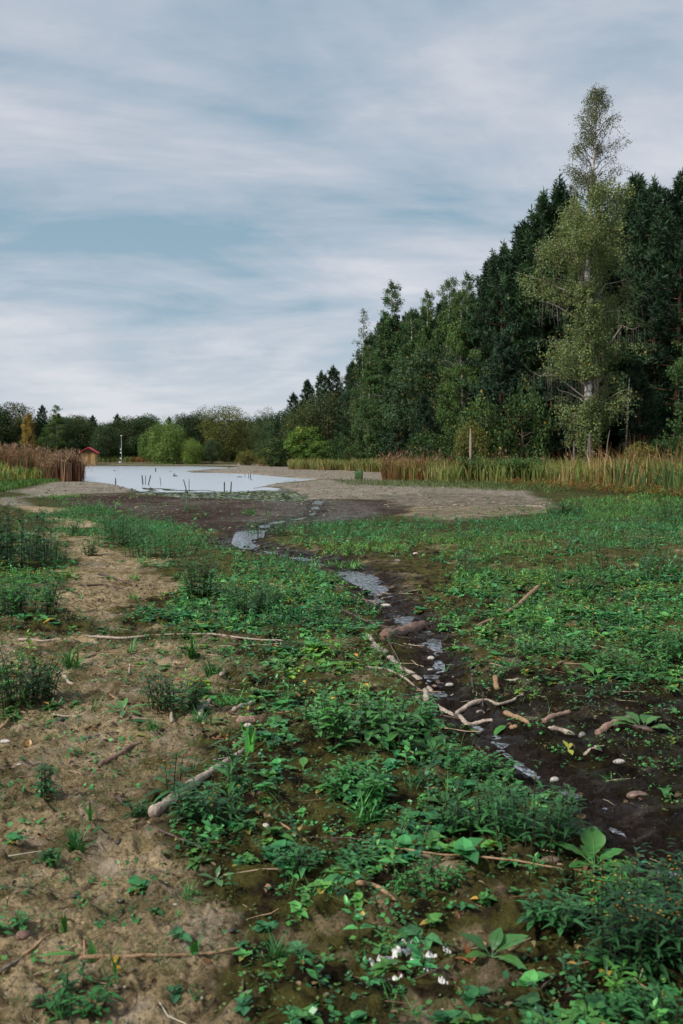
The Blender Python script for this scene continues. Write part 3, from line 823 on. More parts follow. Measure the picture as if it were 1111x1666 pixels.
# deeper rows of the wood
q = np.random.RandomState(91)
back = []
for row, dd in enumerate((8, 16, 25, 36)):
    for i, px in enumerate(np.arange(455, 1500, 34 if row < 2 else 44)):
        pxx = px + q.randn() * 8
        base = np.interp(px, [440, 560, 650, 750, 850, 965, 1111, 1500], [138, 112, 96, 86, 80, 76, 72, 60])
        topf = np.interp(px, [440, 480, 500, 560, 575, 610, 640, 700, 760, 800, 850, 900, 1000, 1111, 1500], [672, 655, 640, 612, 590, 520, 492, 485, 462, 430, 385, 340, 322, 312, 310])
        back.append((pxx, topf + 8 + q.rand() * 45, base + dd))
for px, top, Y in back:
    k = ('pineA', 'pineB', 'pineC')[q.randint(3)]
    put(k, px, top, Y, 'dark pine deep in the shaded wood behind the edge trees', 'pines inside the wood')
for px in np.arange(560, 1560, 18):
    Y = np.interp(px, [560, 700, 850, 1111, 1560], [150, 118, 106, 98, 84]) + q.rand() * 5
    put(('shrub', 'pineS')[q.randint(2)], px + q.randn() * 4, 690 + q.rand() * 12, Y, 'low dark growth far back under the wood', 'undergrowth deep in the wood', wide=1.5)
# shaded young growth closing the wood below the crowns
for px in np.arange(600, 1480, 27):
    Y = np.interp(px, [600, 700, 850, 1111, 1480], [108, 92, 80, 74, 62]) + q.rand() * 8
    put('pineA', px + q.randn() * 6, 520 + q.rand() * 60, Y + 12, 'shaded young tree closing the gaps under the wood', 'understorey trees in the wood')

# far shore tree line
put('oakB', -8, 655, 186, 'green tree at the very left edge of the far shore')
put('olive', 22, 657, 188, 'brownish green tree at the left end of the far shore')
put('yellow', 46, 668, 176, 'slender golden yellow birch on the far shore, left', wide=.65)
put('pineA', 68, 660, 190, 'dark conifer right behind the golden yellow birch')
put('birchC', 92, 658, 184, 'tall dark birch with a pointed top behind the left reeds', wide=1.4)
put('oakB', 112, 674, 190, 'dark rounded tree between the pointed birch and the hut')
put('oakA', 130, 682, 188, 'dark leafy tree above the hut, left one')
put('pineA', 150, 676, 192, 'dark pine directly above the hut roof')
put('oakB', 172, 690, 182, 'low green tree just right of the hut roof')
put('pineC', 190, 674, 192, 'dark pine straight above the white mast')
put('oakB', 212, 676, 192, 'dark rounded tree right of the white mast')
put('oakB', 236, 672, 194, 'dark tree left of the weeping willow')
put('willow', 272, 680, 174, 'light yellow-green weeping willow on the far shore')
put('willow', 248, 696, 182, 'darker drooping willow left of the bright weeping willow')
put('oakB', 300, 672, 188, 'dark crown behind the weeping willow on its right')
put('oakA', 325, 668, 190, 'dark broad tree between the willow and the golden tree')
put('willow', 312, 712, 172, 'low drooping willow bush at the shore right of the bright willow')
put('gold', 365, 661, 180, 'golden green round-crowned tree, broadest on the far shore')
put('olive', 398, 680, 178, 'olive green tree right of the golden round one', wide=.8)
put('oakA', 432, 670, 172, 'green round tree nearest the right-hand wood on the far shore', wide=.8)
put('oakB', 448, 684, 160, 'dark green tree squeezed against the right-hand wood')
put('oakB', 345, 715, 172, 'low dark green bush under the golden round tree')
put('shrubY', 404, 733, 160, 'straw coloured bush on the far beach', wide=1.4)
put('shrubO', 430, 737, 152, 'bright orange bush at the far end of the beach')
put('shrubY', 441, 726, 148, 'yellow-green bush next to the orange one')
put('shrub', 454, 716, 142, 'dark green bush where the beach meets the wood', wide=1.5)
for row in range(3):
    for px in np.arange(-330, 470, 21):
        k = ('pineC', 'oakB', 'oakB', 'oakA', 'oakA', 'olive')[q.randint(6)]
        put(k, px + q.randn() * 6, 676 + q.rand() * 20 + (6 if row == 0 else 0), 193 + row * 13, 'dark tree standing behind the front trees of the far shore', 'back rows of the far shore wood')
for px in np.arange(-20, 470, 19):
    put(('oakB', 'pineS', 'shrub')[q.randint(3)], px, 712 + q.rand() * 18, 183 + q.rand() * 4, 'low dark tree under the far shore wood', 'understorey of the far shore')
# ------------------------------------------------------------------ ground cover
COVER = [
    ([(150, 880), (230, 865), (330, 870), (420, 890), (500, 915), (560, 940), (600, 985), (615, 1020), (600, 1050), (520, 1060), (430, 1045), (300, 1040), (230, 1010), (285, 985), (295, 940), (200, 900)], 1.0, .03),
    ([(620, 850), (760, 835), (880, 820), (950, 812), (1111, 800), (1700, 800), (2500, 1150), (1300, 1150), (1111, 1140), (960, 1110), (860, 1050), (790, 1000), (715, 950), (740, 900), (700, 880), (640, 905), (560, 905), (490, 890), (450, 868), (520, 850)], .95, .03),
    ([(50, 806), (190, 806), (300, 820), (360, 850), (400, 885), (230, 870), (150, 882), (100, 868), (60, 842), (110, 830)], .9, .02),
    ([(-900, 830), (0, 850), (60, 870), (95, 920), (100, 1000), (50, 1030), (-900, 1040)], .9, .02),
    ([(-500, 1045), (30, 1050), (80, 1090), (100, 1150), (50, 1190), (-500, 1200)], .7, .02),
    ([(510, 1140), (600, 1120), (690, 1170), (810, 1265), (900, 1320), (1000, 1385), (1200, 1480), (1500, 1900), (560, 1900), (600, 1600), (540, 1480), (500, 1350), (480, 1220)], .62, .04),
    ([(400, 1050), (620, 1060), (600, 1130), (490, 1140), (480, 1400), (380, 1480), (330, 1410), (300, 1300), (400, 1200)], .42, .05),
    ([(700, 960), (790, 1010), (870, 1060), (960, 1110), (1111, 1140), (1111, 1190), (900, 1140), (760, 1120), (700, 1040)], .42, .04),
    ([(480, 1340), (560, 1470), (620, 1600), (600, 1900), (380, 1900), (430, 1500)], .35, .04),
    ([(240, 1045), (420, 1050), (400, 1140), (300, 1180), (240, 1120)], .55, .03),
]
def cover(x, y, Z):
    u, v = lp(x, y)
    wa = fbm(u, v, 14, 4, 5) * 0.03; wb = fbm(u, v, 14, 4, 35) * 0.03
    d = np.full(u.shape, .035)
    for poly, dens, w in COVER:
        d = np.maximum(d, dens * sstep(w, -w, sdf_poly(u + wa, v + wb, poly)))
    d = d * sstep(-.012, .03, Z['stream'] + .01)
    d = d * (1 - .93 * sstep(.015, -.015, Z['flat'])) * sstep(.0, .02, Z['shallow']) * sstep(0, .01, Z['pond'])
    d = d * (1 - .5 * Z['sand'])
    d = d * (1 - .25 * Z['black'])
    d = d * (1 - .8 * Z['grey'])
    return d
GREENS = [(.045, .19, .055), (.065, .25, .075), (.06, .20, .095), (.085, .24, .05), (.028, .115, .035), (.05, .17, .06)]
def t_rosette(q, n=8, L=.045, el=(.1, .8), wide=.62, seg=3, col=None):
    mb = MB(); c0 = np.array(col or GREENS[q.randint(6)])
    for i in range(n):
        l = L * (.6 + .7 * q.rand())
        V, Fs = leaf(l, l * wide, .25 + .3 * q.rand(), .35, seg)
        V = rot(V, i * 2.4 + q.rand() * .6, el[0] + (el[1] - el[0]) * q.rand())
        if q.rand() < .05: Fs = Fs
        off = np.array([0, 0, .004 + .012 * q.rand()]) + np.array([*(q.randn(2) * .008), 0])
        mb.add(V + off, Fs, (c0 if q.rand() > .05 else np.array([.34, .27, .06])) * (.6 + .8 * q.rand()))
    return mb.get()
def t_sprig(q, h=.12, pairs=4, L=.05, wide=.36, seg=3, col=None, stems=1):
    mb = MB(); c0 = np.array(col or GREENS[q.randint(6)])
    for s in range(stems):
        lean = q.randn(2) * .25; hh = h * (.65 + .5 * q.rand()); b = q.randn(2) * .02 * stems
        def P(t): return np.array([b[0] + lean[0] * hh * t * t, b[1] + lean[1] * hh * t * t, hh * t])
        pts = np.array([P(t) for t in (0, .5, 1)])
        V, Fs = tube(pts, [.003, .0025, .0015], 3, cap=False); mb.add(V, Fs, c0 * .6 + np.array([.03, .01, 0]))
        a0 = q.rand() * 6
        for k in range(pairs):
            t = .25 + .75 * (k + .5) / pairs; a = a0 + k * PI / 2
            for sgn in (0, PI):
                l = L * (.6 + .6 * q.rand()) * (1.15 - .4 * t)
                V, Fs = leaf(l, l * wide, .35 * q.rand(), .3, seg)
                mb.add(rot(V, a + sgn + q.randn() * .2, .15 + .6 * q.rand()) + P(t), Fs, (c0 if q.rand() > .05 else np.array([.32, .22, .05])) * (.6 + .8 * q.rand()))
        V, Fs = leaf(L * .5, L * .25, .1, .3, seg); mb.add(rot(V, q.rand() * 6, 1.0) + P(1), Fs, c0 * 1.2)
    return mb.get()
def t_grass(q, n=12, L=.14, w=.005, col=(.06, .19, .045), spread=.02, seg=3, lean=.5):
    mb = MB(); c0 = np.array(col)
    for i in range(n):
        l = L * (.5 + .7 * q.rand()); V, Fs = leaf(l, w * (.7 + .6 * q.rand()), .25 + .5 * q.rand(), .2, seg, .45)
        V = rot(V, q.rand() * 6.28, PI / 2 - lean * q.rand() * 1.5)
        mb.add(V + np.array([*(q.randn(2) * spread), 0]), Fs, c0 * (.7 + .6 * q.rand()))
    return mb.get()
def t_clover(q, n=12, r=.05, L=.016, h=.03, col=None):
    mb = MB(); c0 = np.array(col or GREENS[q.randint(6)])
    C = np.stack([q.randn(n) * r, q.randn(n) * r, q.rand(n) * h + .004], 1)
    a = q.rand(n) * 6.28
    D = np.stack([np.cos(a), np.sin(a), q.randn(n) * .3], 1); Nn = np.stack([q.randn(n) * .3, q.randn(n) * .3, np.ones(n)], 1)
    l = L * (.7 + .7 * q.rand(n)); V, Fs = quads(C, D, Nn, l, l * .8)
    mb.add(V, Fs, rep(jit(c0, n, q, .3), n))
    return mb.get()
def scatter(name, temps, x, y, sc, mat, seed, tint=.32, kind='stuff', label=None, group=None, lean=.0, zoff=-.004, cat=None, colmul=None):
    q = np.random.RandomState(seed); n = len(x)
    z = height(x, y) + zoff; pick = q.randint(len(temps), size=n)
    Vs, Fs, Cs = [], [], []; base = 0
    for ti, (V, Fc, C) in enumerate(temps):
        idx = np.where(pick == ti)[0]
        if not len(idx): continue
        a = q.rand(len(idx)) * 6.28; s = np.broadcast_to(sc, (n,))[idx] if np.ndim(sc) else np.full(len(idx), sc)
        s = s * (.7 + .6 * q.rand(len(idx)))
        c, sn = np.cos(a)[:, None], np.sin(a)[:, None]
        X = (V[None, :, 0] * c - V[None, :, 1] * sn) * s[:, None]; Yy = (V[None, :, 0] * sn + V[None, :, 1] * c) * s[:, None]
        Zz = V[None, :, 2] * s[:, None]
        if lean:
            X = X + Zz * (q.randn(len(idx)) * lean)[:, None]; Yy = Yy + Zz * (q.randn(len(idx)) * lean)[:, None]
        P = np.stack([X + x[idx][:, None], Yy + y[idx][:, None], Zz + z[idx][:, None]], 2).reshape(-1, 3)
        Fx = (Fc[None] + (np.arange(len(idx)) * len(V))[:, None, None]).reshape(-1, 3) + base
        tv = (1 + tint * (q.rand(len(idx), 1, 1) * 2 - 1)) * (1 + np.array([.25, .05, -.1]) * q.randn(len(idx), 1, 1) * .5)
        Cx = C[None] * tv
        if colmul is not None: Cx = Cx * colmul[idx][:, None, :]
        Vs.append(P); Fs.append(Fx); Cs.append(np.clip(Cx.reshape(-1, 3), 0, 1)); base += len(P)
    m = mesh_np(name, np.concatenate(Vs), np.concatenate(Fs), [mat], np.concatenate(Cs))
    return obj(name, m, kind=kind, label=label, cat=cat)
def sample(y0, y1, per_m2, q, half=.42, extra=.5, fn=None):
    """uniform points over the ground between two distances, thinned by the cover density"""
    A = (y1 - y0) * (half * (y0 + y1) + 2 * extra)
    n = int(A * per_m2)
    y = np.sqrt(q.rand(n) * (y1 ** 2 - y0 ** 2) + y0 ** 2)
    x = (q.rand(n) * 2 - 1) * (half * y + extra)
    Z = zones(x, y); d = cover(x, y, Z) if fn is None else fn(x, y, Z)
    k = q.rand(n) < d
    return x[k], y[k], Z, k
q = np.random.RandomState(301)
ros = [t_rosette(q, 8 + q.randint(5), .030 + .022 * q.rand(), wide=.55 + .4 * q.rand()) for _ in range(9)]
rosbig = [t_rosette(q, 6, .075, (.2, .9), .6) for _ in range(4)]
spr = [t_sprig(q, .09 + .07 * q.rand(), 4, .03 + .03 * q.rand(), .3 + .4 * q.rand()) for _ in range(9)]
gr = [t_grass(q, 10, .13) for _ in range(4)]
clo = [t_clover(q) for _ in range(5)]
mossy = [t_clover(q, 14, .035, .009, .010, (.07, .12, .035)) for _ in range(4)]
def clump(x, y, f, o=0, lo=.30, hi=.62): return sstep(lo, hi, vnoise(x * f + 31 * o, y * f + 7 * o, 80 + o))
def stuff(label): return dict(label=label)
def hue(x, y):
    a = sstep(.35, .8, vnoise(x * .45, y * .45, 95) * .6 + vnoise(x * 1.7, y * 1.7, 97) * .4)
    return np.stack([.9 + .85 * a, .95 + .22 * a, 1.05 - .25 * a], 1)
# near band
x, y, Z, k = sample(1.9, 12.5, 480, q)
c1 = clump(x, y, 2.4, 0, .32, .62); keep = q.rand(len(x)) < (.16 + .84 * c1); x, y = x[keep], y[keep]
kind = q.rand(len(x)); cl2 = vnoise(x * 1.4 + 5, y * 1.4, 90)
a = kind < .42; b = (kind >= .42) & (kind < .62); c = (kind >= .62) & (kind < .70) & (cl2 > .45); d = (kind >= .70)
szn = .7 + .75 * vnoise(x * 1.1, y * 1.1, 92)
scatter('leafy_weed_cover', ros, x[a], y[a], szn[a], M_WEED, 1, lean=.2, colmul=hue(x[a], y[a]))
scatter('sprig_weed_cover', spr, x[b], y[b], szn[b] * .8, M_WEED, 2, lean=.2, colmul=hue(x[b], y[b]))
scatter('grass_cover', gr, x[c], y[c], .7, M_GRASS, 3)
scatter('creeping_weed_cover', clo, x[d], y[d], 1.1, M_WEED, 4, colmul=hue(x[d], y[d]))
# larger leaved weeds where growth is dense
x, y, Z, k = sample(3.2, 13, 26, q, fn=lambda x, y, Z: sstep(.5, .9, cover(x, y, Z)))
kk = q.rand(len(x)) < clump(x, y, 1.2, 3, .3, .6); scatter('broad_leaved_weed_cover', rosbig, x[kk], y[kk], 1.0, M_WEED, 5, lean=.2)
# small seedlings all over the bare ground
x, y, Z, k = sample(1.9, 9, 260, q, fn=lambda x, y, Z: (.25 + .75 * clump(x, y, 4, 5)) * sstep(-.01, .03, Z['stream']) * (1 - .15 * Z['sand']) * (1 - .3 * Z['black']))
scatter('seedling_cover', mossy + [t_clover(q, 7, .02, .016, .015)] * 2, x, y, 1.0, M_WEED, 6)
x, y, Z, k = sample(1.9, 9, 22, q, fn=lambda x, y, Z: (1 - .3 * Z['black']) * sstep(-.01, .03, Z['stream']))
scatter('sparse_grass_blades', [t_grass(q, 5, .10, .004, (.055, .11, .035), .02, 3, .9) for _ in range(5)], x, y, .9, M_GRASS, 7)
# middle band
ros2 = [t_rosette(q, 6, .06, (.1, .9), .7, 2) for _ in range(5)]
spr2 = [t_sprig(q, .17, 3, .07, .45, 2) for _ in range(5)]
gr2 = [t_grass(q, 7, .12, .010, (.075, .22, .055), .03, 2) for _ in range(4)]
x, y, Z, k = sample(12.0, 28, 120, q, .40, 1)
c1 = clump(x, y, 1.1, 6, .30, .62); keep = q.rand(len(x)) < (.18 + .82 * c1); x, y = x[keep], y[keep]
kind = q.rand(len(x))
warm = hue(x, y)
a = kind < .45; b = (kind >= .45) & (kind < .6); c = kind >= .6
scatter('leafy_weed_cover', ros2, x[a], y[a], 1.05, M_WEED, 11, colmul=warm[a]); scatter('sprig_weed_cover', spr2, x[b], y[b], 1.0, M_WEED, 12, colmul=warm[b])
scatter('grass_cover', gr2, x[c], y[c], 1.0, M_GRASS, 13, colmul=warm[c])
gr3 = [t_grass(q, 6, .15, .022, (.09, .22, .055), .08, 2) for _ in range(4)]
ros3 = [t_rosette(q, 5, .10, (.1, .8), .8, 2) for _ in range(4)]
x, y, Z, k = sample(27, 60, 22, q, .40, 1)
warm = np.stack([.9 + .6 * vnoise(x * .2, y * .2, 96), 1 + .25 * vnoise(x * .2, y * .2, 96), np.ones(len(x))], 1)
a = q.rand(len(x)) < .7
scatter('grass_cover', gr3, x[a], y[a], 1.0, M_GRASS, 14, colmul=warm[a]); scatter('leafy_weed_cover', ros3, x[~a], y[~a], 1.0, M_WEED, 15, colmul=warm[~a])

# low weeds of the sandy margin in front of the reeds: rusty and yellow
def band(poly, n, seed, spreadz=None):
    q = np.random.RandomState(seed); pts = []
    P = np.array(poly, float); x0, x1, y0, y1 = P[:, 0].min(), P[:, 0].max(), P[:, 1].min(), P[:, 1].max()
    U = q.rand(n * 3) * (x1 - x0) + x0; Vv = q.rand(n * 3) * (y1 - y0) + y0
    ins = np.zeros(len(U), bool); m = len(P)
    for i in range(m):
        ax, ay = P[i]; bx, by = P[(i + 1) % m]
        cnd = ((ay > Vv) != (by > Vv)); xi = (bx - ax) * (Vv - ay) / (by - ay + 1e-12) + ax; ins ^= cnd & (U < xi)
    U, Vv = U[ins][:n], Vv[ins][:n]
    return U, Vv
def px_band(poly, n, seed):
    U, Vv = band(poly, n, seed); g = np.array([G(a, b) for a, b in zip(U, Vv)]); return g[:, 0], g[:, 1]
tw = [t_sprig(q, .35, 4, .12, .4, 2, (.20, .085, .03), 2), t_sprig(q, .3, 4, .12, .4, 2, (.22, .17, .045), 2), t_sprig(q, .35, 4, .12, .4, 2, (.10, .15, .04), 2)]
x, y = px_band([(800, 783), (1111, 800), (1400, 812), (1400, 826), (1111, 812), (930, 800), (820, 792)], 1500, 8)
scatter('rusty_margin_weeds', tw, x, y, 1.0, M_WEED, 16)
x, y = px_band([(540, 782), (700, 784), (830, 787), (960, 798), (860, 800), (700, 794), (570, 790)], 900, 9)
scatter('grass_cover', [t_grass(q, 8, .22, .03, (.12, .15, .04), .15, 2)], x, y, 1.0, M_GRASS, 17)

# lily leaves and weed scraps lying on the shallow water and the mud flat
x, y = px_band([(210, 796), (300, 799), (420, 796), (470, 794), (505, 806), (490, 813), (400, 813), (300, 809), (215, 802)], 1700, 10)
n = len(x); qq = np.random.RandomState(5); z = np.maximum(height(x, y), WATERZ) + .012
a = qq.rand(n) * 6.28
V, Fs = quads(np.stack([x, y, z], 1), np.stack([np.cos(a), np.sin(a), qq.rand(n) * .25], 1), np.tile([0, 0, 1.0], (n, 1)), .14 + .16 * qq.rand(n), .14)
cc = np.where(qq.rand(n, 1) < .4, np.array([[.16, .22, .08]]), np.where(qq.rand(n, 1) < .5, np.array([[.22, .23, .17]]), np.array([[.04, .07, .03]])))
obj('floating_lily_leaves', mesh_np('floating_lily_leaves', V, Fs, [M_WEED], rep(cc, n)), kind='stuff')
x, y, Z, k = sample(16, 40, 9, q, .4, 1, fn=lambda x, y, Z: .55 * sstep(.01, -.01, Z['flat']) + .5 * sstep(.05, 0, Z['stream']))
n = len(x); z = height(x, y) + .01; a = qq.rand(n) * 6.28
V, Fs = quads(np.stack([x, y, z], 1), np.stack([np.cos(a), np.sin(a), qq.rand(n) * .4], 1), np.tile([0, 0, 1.0], (n, 1)), .05 + .08 * qq.rand(n), .06)
cc = np.where(qq.rand(n, 1) < .5, np.array([[.22, .24, .10]]), np.array([[.05, .13, .04]]))
obj('mud_flat_leaf_scraps', mesh_np('mud_flat_leaf_scraps', V, Fs, [M_WEED], rep(cc, n)), kind='stuff')

# litter: pebbles, crumbs of soil, dead leaf scraps
def t_pebble(q, fl=.6):
    V = np.array([(math.cos(a) * r * s, math.sin(a) * r * s * .8, z) for z, r in ((-.3, .7), (.1, 1), (.45, .6)) for a, s in [(k * PI / 3, .85 + .3 * q.rand()) for k in range(6)]] + [(0, 0, .6)])
    V[:, 2] *= fl; Fs = []
    for l in range(2):
        for k in range(6):
            a, b = l * 6 + k, l * 6 + (k + 1) % 6; Fs += [(a, b, b + 6), (a, b + 6, a + 6)]
    Fs += [(12 + k, 12 + (k + 1) % 6, 18) for k in range(6)]
    return V, np.array(Fs)
peb = []
for c in ((.22, .19, .15), (.13, .10, .08), (.32, .28, .23), (.07, .05, .04)):
    V, Fs = t_pebble(q); peb.append((V, Fs, np.tile(c, (len(V), 1))))
x, y, Z, k = sample(1.9, 14, 60, q, fn=lambda x, y, Z: .12 + .5 * Z['sand'] * clump(x, y, 2, 8) + .45 * sstep(.04, -.02, Z['stream']))
M_PEB = foliage_mat('pebbles', .6, .4, 0.0, .2, 9)
scatter('pebble_scatter', peb, x, y, .007 * (.5 + 1.2 * q.rand(len(x)) ** 2), M_PEB, 21, zoff=0)
x, y, Z, k = sample(30, 170, 3.0, q, .38, 1, fn=lambda x, y, Z: .9 * Z['sand'] * sstep(0, .01, Z['pond']) + .3 * Z['grey'])
scatter('shore_pebbles', peb, x, y, .06 * (.5 + 1.0 * q.rand(len(x)) ** 2), M_PEB, 22, zoff=0)
x, y, Z, k = sample(14, 34, 6, q, .4, 1, fn=lambda x, y, Z: .6 * sstep(.02, -.01, Z['flat']) + .5 * Z['grey'] + .6 * sstep(.03, 0, Z['stream']))
scatter('mud_clods', peb[1:2] + peb[3:], x, y, .035, M_PEB, 23, zoff=0)
def t_dead(q, c):
    mb = MB()
    for i in range(2):
        l = .018 + .018 * q.rand(); V, Fs = leaf(l, l * (.35 + .3 * q.rand()), .9 * (q.rand() - .3), .8, 3); mb.add(rot(V, q.rand() * 6.28, .35 * q.rand(), q.randn() * .5) + np.array([*(q.randn(2) * .03), .008]), Fs, np.array(c) * (.7 + .6 * q.rand()))
    return mb.get()
lit = [t_dead(q, c) for c in ((.15, .08, .04), (.20, .14, .08), (.08, .045, .025), (.11, .05, .025), (.17, .12, .05))]
x, y, Z, k = sample(1.9, 12, 70, q, fn=lambda x, y, Z: (.3 + .6 * clump(x, y, 1.5, 9)) * (1 - .7 * Z['black']))
scatter('dead_leaf_litter', lit, x, y, 1.0, M_PEB, 24, zoff=.0)
# thin straw and twig litter
def t_twig(q, c):
    P = np.stack([np.linspace(-.5, .5, 4), q.randn(4) * .04, .012 + np.abs(q.randn(4)) * .02], 1)
    V, Fs = tube(P, [.008, .012, .010, .005], 4); return V, Fs, np.tile(c, (len(V), 1))
twg = [t_twig(q, c) for c in ((.30, .22, .15), (.14, .08, .05), (.40, .33, .25), (.07, .04, .03))]
x, y, Z, k = sample(1.9, 13, 26, q, fn=lambda x, y, Z: .35 + .5 * Z['moss'] + .3 * Z['sand'])
scatter('twig_litter', twg, x, y, .16 * (.5 + q.rand(len(x))), M_PEB, 25, zoff=0)

# ------------------------------------------------------------------ reeds
def reeds(name, x, y, hgt, colf, seed, wd=.03, seg=True, plume=0.0, label=None, mat=None, lean=.22):
    q = np.random.RandomState(seed); n = len(x)
    if hgt > .8 and wd < .1: y = y + (vnoise(x * .55, x * 0, 66) - .5) * 3.2 + (vnoise(x * 2.1, x * 0, 67) - .5) * 1.6 + q.randn(n) * .25
    z = height(x, y) - .03
    h = hgt * (.65 + .45 * q.rand(n)) * (.80 + .38 * vnoise(x * .7, y * .5, 68)); a = q.rand(n) * 6.28; ln = np.abs(q.randn(n)) * lean
    dx, dy = np.cos(a) * ln * h, np.sin(a) * ln * h; b = q.rand(n) * 6.28; w = wd * (.6 + .8 * q.rand(n))
    sx, sy = np.cos(b) * w / 2, np.sin(b) * w / 2
    droop = (q.rand(n) < .65) * .45 * q.rand(n)
    P0 = np.stack([x, y, z], 1); P1 = np.stack([x + dx * .45, y + dy * .45, z + h * .6], 1); P2 = np.stack([x + dx * 1.3 + np.cos(a) * droop * h, y + dy * 1.3 + np.sin(a) * droop * h, z + h * (1 - droop * .8)], 1)
    Sv = np.stack([sx, sy, np.zeros(n)], 1)
    V = np.stack([P0 - Sv, P0 + Sv, P1 + Sv, P1 - Sv, P2], 1).reshape(-1, 3); bb = np.arange(n)[:, None] * 5
    Fs = np.concatenate([bb + [0, 1, 2], bb + [0, 2, 3], bb + [3, 2, 4]], 0)
    C = colf(x, y, q)[:, None, :] * np.ones((1, 5, 1)); top = colf(x, y, q, True)
    C[:, 4] = top; C[:, :2] = C[:, :2] * np.array([1.05, .8, .8])
    C = C.reshape(-1, 3)
    if plume:
        k = np.where(q.rand(n) < plume)[0]; m = len(k) * 5
        cc = np.repeat(P2[k], 5, 0) + q.randn(m, 3) * [.03, .03, .08]
        V2, F2 = quads(cc, q.randn(m, 3) * .6 + [0, 0, .8], q.randn(m, 3), .16, .06)
        Fs = np.concatenate([Fs, F2 + len(V)]); V = np.concatenate([V, V2])
        C = np.concatenate([C, rep(jit((.25, .15, .10), m, q, .35), m)])
    obj(name, mesh_np(name, V, Fs, [mat or M_REED], np.clip(C, 0, 1)), kind='stuff', label=label)
PAL = np.array([(.16, .21, .06), (.23, .21, .08), (.08, .15, .04), (.23, .165, .065), (.13, .19, .05), (.36, .30, .17)])
def reedcol(wts, f=.35, low=None):
    def fn(x, y, q, top=False):
        u = vnoise(x * f, y * f, 70) ; n = len(x)
        w = np.array(wts, float); cs = np.cumsum(w / w.sum())
        r = np.clip(.85 * q.rand(n) + .35 * (u - .25), 0, .999)
        c = PAL[np.searchsorted(cs, r)]
        if top: c = c * np.array([1.12, 1.02, .9])
        return c * (.75 + .5 * q.rand(n, 1))
    return fn
x, y = px_band([(625, 781), (700, 783.5), (860, 786), (1000, 795), (1111, 803), (1500, 822), (1500, 780), (1111, 775), (900, 769), (760, 767), (640, 770)], 42000, 31)
reeds('reed_bed', x, y, 1.4, reedcol([4, 2.2, 3, .9, 3.5, 1.0]), 41, .04, plume=.002)
x, y = px_band([(470, 764), (560, 765.5), (640, 769), (640, 764.5), (560, 762), (470, 760.5)], 9000, 32)
reeds('reed_bed', x, y, 1.25, reedcol([4, 4, 1, 2, 3, 1]), 42, .07)
x, y = px_band([(620, 781), (690, 783), (700, 779), (630, 776)], 900, 33)
reeds('reed_bed', x, y, 1.6, lambda x, y, q, top=False: np.array([.20, .11, .05]) * (.6 + .7 * q.rand(len(x), 1)), 43, .04, plume=.1)
# dark broadleaved growth in the front of the reeds
q = np.random.RandomState(77); x, y = px_band([(740, 783), (880, 788), (890, 780), (745, 777)], 2000, 34); k_ = vnoise(x * .8, y * .5, 99) > .5; x, y = x[k_], y[k_]
scatter('dark_nettle_patch', [t_sprig(q, .85, 6, .2, .5, 2, (.05, .11, .03), 3) for _ in range(4)], x, y, .7 + .7 * vnoise(x * .9, y, 98), M_WEED, 44)
x, y = px_band([(990, 800), (1111, 812), (1500, 830), (1500, 812), (1111, 800), (990, 794)], 700, 35)
reeds('reed_bed', x, y, 1.7, lambda x, y, q, top=False: np.array([.08, .13, .04]) * (.6 + .9 * q.rand(len(x), 1)), 45, .05)
def stalkcol(x, y, q, top=False): return np.where(q.rand(len(x), 1) < .4, np.array([.36, .25, .13]), np.array([.20, .10, .05])) * (.6 + .7 * q.rand(len(x), 1))
x, y = px_band([(900, 791), (1111, 806), (1500, 824), (1500, 790), (1111, 780), (960, 780)], 1500, 36)
reeds('dry_reed_stalks', x, y, 2.3, stalkcol, 46, .03, lean=.2)
x, y = px_band([(630, 779), (900, 784), (900, 774), (640, 772)], 900, 37)
reeds('dry_reed_stalks', x, y, 1.85, stalkcol, 47, .03, plume=.12)
x, y = px_band([(577, 780), (590, 781), (590, 779), (577, 778)], 60, 38)
reeds('green_rush_tuft', x, y, .7, lambda x, y, q, top=False: np.array([.06, .13, .05]) * (.7 + .6 * q.rand(len(x), 1)), 48, .06)
# left reed bed
def leftcol(x, y, q, top=False):
    n = len(x); g = (q.rand(n, 1) < .30)
    c = np.where(g, np.array([[.09, .13, .04]]), np.where(q.rand(n, 1) < .5, np.array([[.24, .11, .05]]), np.array([[.13, .06, .035]])))
    if top: c = np.where(q.rand(n, 1) < .6, np.array([[.30, .12, .06]]), np.array([[.20, .14, .06]]))
    return c * (.7 + .6 * q.rand(n, 1))
x, y = px_band([(-260, 777), (20, 777), (60, 778), (104, 781.5), (133, 783), (133, 774), (60, 768), (-260, 765)], 13000, 51)
reeds('left_reed_bed', x, y, 1.8, leftcol, 52, .045, plume=.22)
x, y = px_band([(104, 781.5), (134, 783.4), (134, 777), (104, 775)], 2600, 53)
reeds('broken_brown_reeds', x, y, 1.95, lambda x, y, q, top=False: np.where(q.rand(len(x), 1) < .35, np.array([[.30, .20, .13]]), np.array([[.12, .055, .03]])) * (.6 + .7 * q.rand(len(x), 1)), 54, .06, plume=.1, lean=.05)
x, y = px_band([(-260, 786), (0, 788), (60, 782), (70, 778), (0, 776), (-260, 774)], 3000, 55)
reeds('left_bank_tall_weeds', x, y, 1.0, lambda x, y, q, top=False: np.where(q.rand(len(x), 1) < .3, np.array([[.30, .25, .08]]), np.array([[.11, .18, .05]])) * (.6 + .7 * q.rand(len(x), 1)), 56, .07)
x, y = px_band([(-300, 802), (0, 800), (60, 790), (100, 783), (60, 781), (0, 787), (-300, 789)], 5000, 57)
reeds('left_bank_grass', x, y, .30, lambda x, y, q, top=False: np.array([.07, .15, .035]) * (.6 + .8 * q.rand(len(x), 1)), 58, .05)
